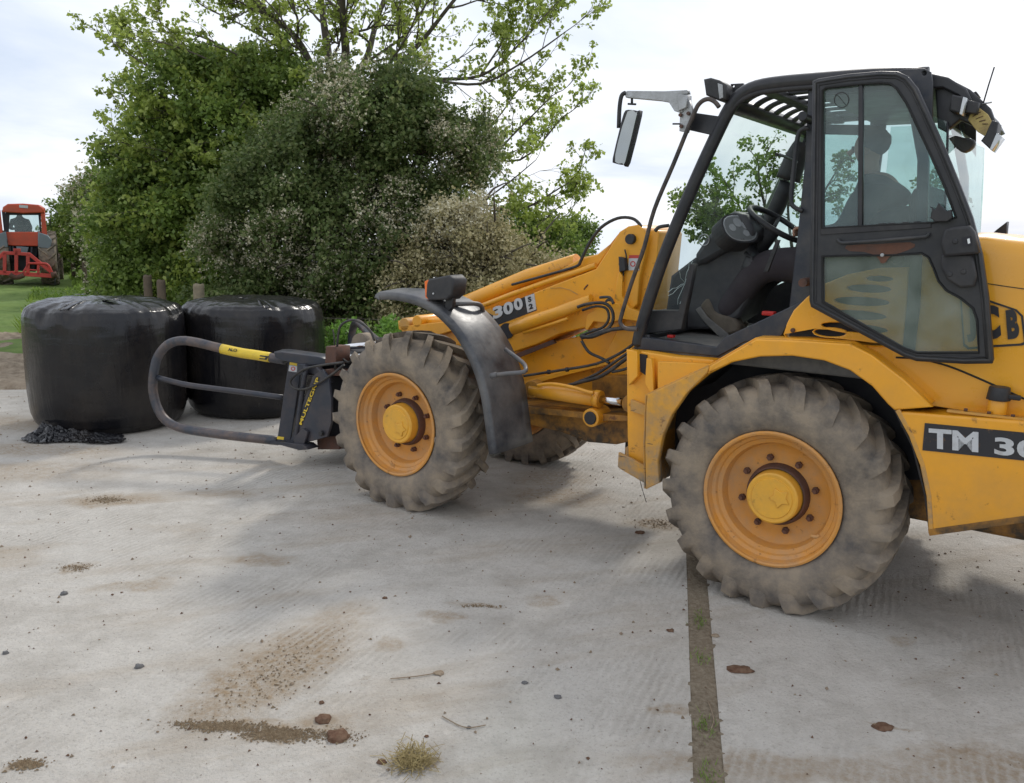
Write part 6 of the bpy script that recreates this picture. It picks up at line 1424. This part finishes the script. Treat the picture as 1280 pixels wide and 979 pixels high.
plate('rear_window', [(12, 269), (48, 269), (50, 291), (11, 291)], 0, -.01, 'glass', TT, bev=0)
plate('cab_back', [(5, 290), (51, 290), (50, 308), (8, 307)], .08, -.10, 'tred', TT, bev=.02)
plate('gearbox', [(10, 306), (48, 306), (44, 340), (14, 338)], -.1, -1.6, 'tdark', TT, bev=.02)
plate('lift_housing', [(20, 308), (36, 309), (34, 318), (22, 317)], .10, -.1, 'tgrey', TT, bev=.02)
for q in ((12, 308, 15, 330), (40, 309, 38, 334), (16, 308, 18, 322)): tube('lift_rod', pt([(q[0], q[1]), (q[2], q[3])], .12), .03, 'tdark', TT, 8, sm=1)
both('mudguard_box', [(48, 290), (60, 294), (65, 300), (64, 311), (48, 309)], .25, -.55, 'tgrey', bev=.02)
# tyres: lugged
def ttyre(cx, zc, R, w, yc, nm='wheel', lug=18):
    bm = bmesh.new(); pr = [(-w / 2, R * .55), (-w / 2, R * .88), (-w / 2 * .8, R * .94), (w / 2 * .8, R * .94), (w / 2, R * .88), (w / 2, R * .55)]; SEG = 48; rings = []
    for k in range(SEG):
        a = 2 * math.pi * k / SEG; rings.append([bm.verts.new((cx + x, yc + math.cos(a) * r, max(.0, zc + math.sin(a) * r))) for x, r in pr])
    for k in range(SEG):
        A, B = rings[k], rings[(k + 1) % SEG]
        for j in range(len(pr) - 1): bm.faces.new((A[j], A[j + 1], B[j + 1], B[j]))
    for s in (0, 1):
        for k in range(lug):
            a0 = 2 * math.pi * (k + .5 * s) / lug; R2 = []
            for f, da in ((.0, 0.), (.5, .12), (1.0, .26)):
                x = f * w / 2 * (1 if s else -1); a = a0 + da; h_ = .028
                R2.append([bm.verts.new((cx + x, yc + math.cos(q) * r, max(.0, zc + math.sin(q) * r))) for q, r in ((a - h_ * 1.5, R * .92), (a - h_, R), (a + h_, R), (a + h_ * 1.5, R * .92))])
            for p_, q_ in zip(R2, R2[1:]):
                for j in range(3): bm.faces.new((p_[j], p_[j + 1], q_[j + 1], q_[j]))
    return frombm(nm, bm)
wr = tr(61, 330, 0)[0]
for x in (wr, 2 * cxl - wr):
    w_ = link('rear_wheel', ttyre(x, .79, .80, .46, -.45), TT, 'tyre'); o = link('rim', frombm('rim', (lambda b: (cylbm(b, (x - .16, -.45, .79), (x + .16, -.45, .79), .42, 24), b)[1])(bmesh.new())), w_, 'tred')
for s in (-.75, .75):
    x = cxl + s; w_ = link('front_wheel', ttyre(x, .42, .43, .26, -3.0), TT, 'tyre')
box('rear_axle', (2 * cxl - wr, -.52, .70), (wr, -.38, .88), 'tdark', TT, .02) if wr > cxl else box('rear_axle', (wr, -.52, .70), (2 * cxl - wr, -.38, .88), 'tdark', TT, .02)
box('bonnet', (cxl - .36, -3.5, .8), (cxl + .36, -1.2, 1.45), 'tred', TT, .05)
mt = tube('wing_mirror', pt([(55, 268), (62.5, 268.5), (63, 282), (57, 282)], -.2), .014, 'tdark', TT, 6, sm=1)
box('tractor_seat', (cxl - .22, -.55, 1.32), (cxl + .22, -.4, 1.75), 'tdark', TT, .03)
# its red rear implement
IM = empty('linkage_frame', TF @ Matrix.Translation((cxl, .6, 0)), 'bright red tubular frame carried on the back of the red tractor', 'implement')
GI = Matrix.Translation((-cxl, -.6, 0))
def I(o): o.parent = IM; o.matrix_local = GI; return o
def beam(name, a, b, w, y=.6):
    p, q = tr(*a, y), tr(*b, y); d = Vector((q[0] - p[0], q[1] - p[1])).normalized(); n = Vector((-d.y, d.x)) * w
    return I(plate(name, [(p[0] + n.x, p[1] + n.y), (q[0] + n.x, q[1] + n.y), (q[0] - n.x, q[1] - n.y), (p[0] - n.x, p[1] - n.y)], y + .05, y - .05, 'tred2', None, raw=True, bev=.01))
for nm, a, b, w in [('top_beam', (4, 316), (38, 318), .045), ('bottom_beam', (-12, 340), (67, 345), .06), ('diagonal', (37, 318), (66, 342), .045), ('diagonal', (5, 316), (-14, 336), .045), ('upright', (6, 316), (6, 342), .045), ('upright', (20.5, 313), (20.5, 342), .045), ('upright', (35, 318), (35, 344), .045),
                    ('upright', (48, 330), (48, 344), .035), ('brace', (36, 330), (27, 344), .03), ('mast_head', (17, 313), (26, 313), .05), ('thin_rail', (36, 337), (50, 338), .018)]: beam(nm, a, b, w)
I(tube('curved_rail', pt([(35, 329), (50, 329.5), (58, 330), (62, 334), (65, 341)], .64), .035, 'tred2', None, 8))
I(tube('hitch_ball', pt([(64, 344), (71, 343)], .66), .085, 'rust', None, 12, sm=1)); I(tube('tine_stub', pt([(12, 343), (20, 347), (30, 344)], .66), .07, 'rust', None, 10))
I(tube('stand_leg', pt([(69, 345), (69, 357)], .62), .02, 'tdark', None, 6, sm=1))
# tractor driver
D2 = empty('person', TF @ Matrix.Translation((cxl + .08, -.6, 1.42)), 'driver in dark clothes seen from behind in the red tractor cab', 'person')
skin('body', [J(0, 0, 0, .15), J(0, 0, .25, .15), J(0, 0, .42, .16), J(0, 0, .54, .10), J(0, 0, .62, .055), J(0, -.02, .74, .095), J(0, -.02, .82, .075), J(.20, 0, .44, .08), J(.27, -.05, .22, .055), J(.15, -.30, .22, .04), J(-.20, 0, .44, .08), J(-.27, -.05, .22, .055), J(-.15, -.30, .22, .04), J(.12, -.3, .0, .08), J(.14, -.45, -.4, .06), J(-.12, -.3, .0, .08), J(-.14, -.45, -.4, .06)],
     [(0, 1), (1, 2), (2, 3), (3, 4), (4, 5), (5, 6), (2, 7), (7, 8), (8, 9), (2, 10), (10, 11), (11, 12), (0, 13), (13, 14), (0, 15), (15, 16)], 'jacket', D2, 1)
hair_cap(D2, (0, 0, .77), (.10, .115, .115), 0)

# ------------------------------------------------------------------ things lying on the concrete
def clod(px, py, r, m, name, label, cat, flat=.5, seed=0, asp=1., group=None):
    g = gp(px, py); bm = bmesh.new(); bmesh.ops.create_icosphere(bm, subdivisions=3, radius=1)
    for v in bm.verts:
        n = 1 + .35 * mnoise.noise(v.co * 1.6 + Vector((seed, 0, 0))) + .2 * mnoise.noise(v.co * 4.5 + Vector((0, seed, 0))); v.co = Vector((v.co.x * r * asp * n, v.co.y * r * n, max(-.2, v.co.z) * r * flat * n))
    o = link(name, frombm(name, bm, True), None, m, (g.x, g.y, .002)); return tag(o, label, cat, group)
M['dung'] = mat('dried_brown_mud', (.115, .062, .040), .95, dirt=(.22, .15, .10), damt=.7, dscale=30, var=.3, bump=.004, bscale=90, spec=.15)
M['stone'] = mat('dark_stone', (.10, .10, .105), .8, dirt=(.2, .19, .17), damt=.6, dscale=40)
M['clay'] = mat('pale_clay', (.24, .18, .12), .95, dirt=(.33, .27, .2), damt=.7, dscale=30, bump=.004, bscale=80)
for i, a in enumerate([(405, 900, .030, 'dung', 'mud_clod', 'reddish brown clod above the larger broken one, lower centre', 'clod', .6), (422, 922, .042, 'dung', 'mud_clod', 'larger broken brown clod beside the end of the long soil smear', 'clod', .5),
                       (402, 879, .010, 'dung', 'mud_clod', 'tiny brown crumb above the two brown clods', 'clod', .8), (174, 834, .018, 'stone', 'stone', 'dark grey pebble alone on the concrete, lower left', 'stone', .8),
                       (7, 817, .013, 'stone', 'stone', 'dark pebble at the left edge of the concrete', 'stone', .8), (80, 743, .017, 'stone', 'stone', 'dark pebble left of the pale soil stains', 'stone', .9),
                       (586, 910, .008, 'stone', 'stone', 'tiny pebble near the curved twig', 'stone', .8), (838, 789, .016, 'dung', 'mud_clod', 'small brown clod just left of the soil joint', 'clod', .5),
                       (697, 872, .014, 'stone', 'stone', 'dark olive crumb left of the soil joint', 'stone', .7), (656, 854, .012, 'stone', 'stone', 'small grey crumb up left of the olive one', 'stone', .6),
                       (549, 842, .020, 'clay', 'mud_clod', 'flat tan clod at the end of a thin straw', 'clod', .4), (924, 837, .040, 'dung', 'mud_clod', 'flat dark brown clod just right of the soil joint', 'clod', .15),
                       (477, 953, .016, 'dung', 'mud_clod', 'brown crumb left of the straw tuft', 'clod', .5), (1104, 909, .030, 'dung', 'mud_clod', 'thin brown smear of mud in the right foreground', 'clod', .15),
                       (481, 748, .012, 'dung', 'mud_clod', 'brown crumb in the middle of the concrete', 'clod', .6), (894, 795, .018, 'clay', 'mud_clod', 'grey clod against the right edge of the joint', 'clod', .4),
                       (533, 921, .008, 'dung', 'mud_clod', 'tiny red brown crumb above the straw tuft', 'clod', .6),                        (800, 606 + 60, .03, 'dung', 'mud_clod', 'dark crumble between the step and the wheel', 'clod', .3)]):
    clod(*a, seed=i * 3.1, asp=1.5 if a[7] < .3 else 1.15)
def crumbs(px, py, rx, ry, n, label, seed, rot=0.):
    g = gp(px, py); r_ = np.random.default_rng(seed); a = r_.normal(0, rx, n); b_ = r_.normal(0, ry, n); x = g.x + a * math.cos(rot) - b_ * math.sin(rot); y = g.y + a * math.sin(rot) + b_ * math.cos(rot)
    s = r_.uniform(.0015, .0065, n) * np.where(r_.uniform(size=n) < .06, 1.8, 1); base = np.array([(1, 0, 0), (-.5, .87, 0), (-.5, -.87, 0), (0, 0, .7)]); V = base[None] * s[:, None, None] * r_.uniform(.6, 1.4, (n, 4, 1)); th = r_.uniform(0, 6.28, n); c, d = np.cos(th)[:, None], np.sin(th)[:, None]
    P = np.stack([V[:, :, 0] * c - V[:, :, 1] * d + x[:, None], V[:, :, 0] * d + V[:, :, 1] * c + y[:, None], V[:, :, 2] + .002], 2); T = np.concatenate([P[:, (0, 1, 3)], P[:, (1, 2, 3)], P[:, (2, 0, 3)]], 0)
    tag(bulk('crumbled_soil', T, 3, None, 'crumb'), label, 'soil', kind='stuff')
M['crumb'] = mat('soil_crumb', (.20, .145, .09), .95, dirt=(.30, .24, .16), damt=.8, dscale=50, spec=.15)
for i, a in enumerate([(350, 918, .075, .022, 1500, 'right end of the long crumbly soil smear', 0), (275, 908, .085, .018, 1200, 'left end of the long crumbly soil smear', 0), (35, 956, .03, .016, 500, 'crumbly soil in the lower left corner', 0), (135, 625, .08, .035, 420, 'tan soil crumbs in front of the near bale', 0),
                       (420, 920, .05, .03, 260, 'crumbs round the two brown clods', 0), (345, 840, .10, .22, 420, 'fine soil over the broad tan stain', -.4), (95, 710, .05, .03, 200, 'soil crumbs on the small stain at left', 0), (820, 655, .10, .05, 260, 'dark soil crumbs between the axles', 0), (600, 758, .06, .01, 120, 'thin line of soil crumbs, mid yard', 0)]):
    crumbs(*a[:6], seed=50 + i, rot=a[6])
# straw tuft
g = gp(516, 953); n = 420; P = np.c_[rng.normal(g.x, .035, n), rng.normal(g.y, .035, n), rng.uniform(.0, .03, n)]; a_ = rng.uniform(0, 6.28, n); l_ = rng.uniform(.02, .07, n)
D = np.stack([np.cos(a_) * l_, np.sin(a_) * l_, rng.normal(0, .012, n) + .004], 1); S = np.stack([-np.sin(a_), np.cos(a_), 0 * a_], 1) * .0014
v = np.stack([P - S, P + S, P + D + S, P + D - S], 1) ; v[:, :, 2] = np.maximum(v[:, :, 2], .003)
tag(bulk('straw_tuft', v, 4, None, 'straw'), 'dry straw tuft on the concrete at the bottom centre', 'straw')
for nm, pts, lab in (('twig', [(553, 897), (575, 909), (590, 911), (607, 908)], 'thin curved straw lying below the tan clod'), ('straw_stalk', [(488, 850), (520, 847), (545, 843)], 'thin straw stalk leading to the flat tan clod'), ('straw_stalk', [(885, 878), (892, 900), (888, 915)], 'pale straw stalk lying across the soil joint')):
    o = tube(nm, [Vector(gp(*q)) + Vector((0, 0, .006)) for q in pts], .0025, 'clay', None, 5); tag(o, lab, 'straw')
# loose grit over the yard
def grit(name, n, x0, x1, y0, y1, smin, smax, m, label, cond=None, z=.002):
    x = rng.uniform(x0, x1, n); y = rng.uniform(y0, y1, n)
    if cond is not None: k = cond(x, y); x, y = x[k], y[k]
    n = len(x); base = np.array([(1, 0, 0), (-.5, .87, 0), (-.5, -.87, 0), (0, 0, .9)]); s = smin + (smax - smin) * rng.uniform(0, 1, n) ** 3
    a = rng.uniform(0, 6.28, n); ca, sa = np.cos(a), np.sin(a); V = base[None] * s[:, None, None] * rng.uniform(.6, 1.4, (n, 4, 1)); X = V[:, :, 0] * ca[:, None] - V[:, :, 1] * sa[:, None] + x[:, None]; Yy = V[:, :, 0] * sa[:, None] + V[:, :, 1] * ca[:, None] + y[:, None]
    P = np.stack([X, Yy, V[:, :, 2] + z], 2); T = np.concatenate([P[:, (0, 1, 3)], P[:, (1, 2, 3)], P[:, (2, 0, 3)]], 0)
    return tag(bulk(name, T, 3, None, m), label, 'grit', kind='stuff')
grit('loose_grit', 4200, -6, 5, 1.8, 10, .0015, .009, 'dung', 'fine dark grit scattered over the concrete')
grit('soil_crumbs', 2600, -6, 5, 1.8, 10, .002, .012, 'clay', 'tan soil crumbs scattered over the concrete')
jx = lambda x, y: np.abs((x - JA.x) * jn.x + (y - JA.y) * jn.y) < .06
grit('joint_grit', 22000, -1.5, 3, 1.5, 9, .001, .004, 'clay', 'pale grit lying in the soil joint', jx, .004)
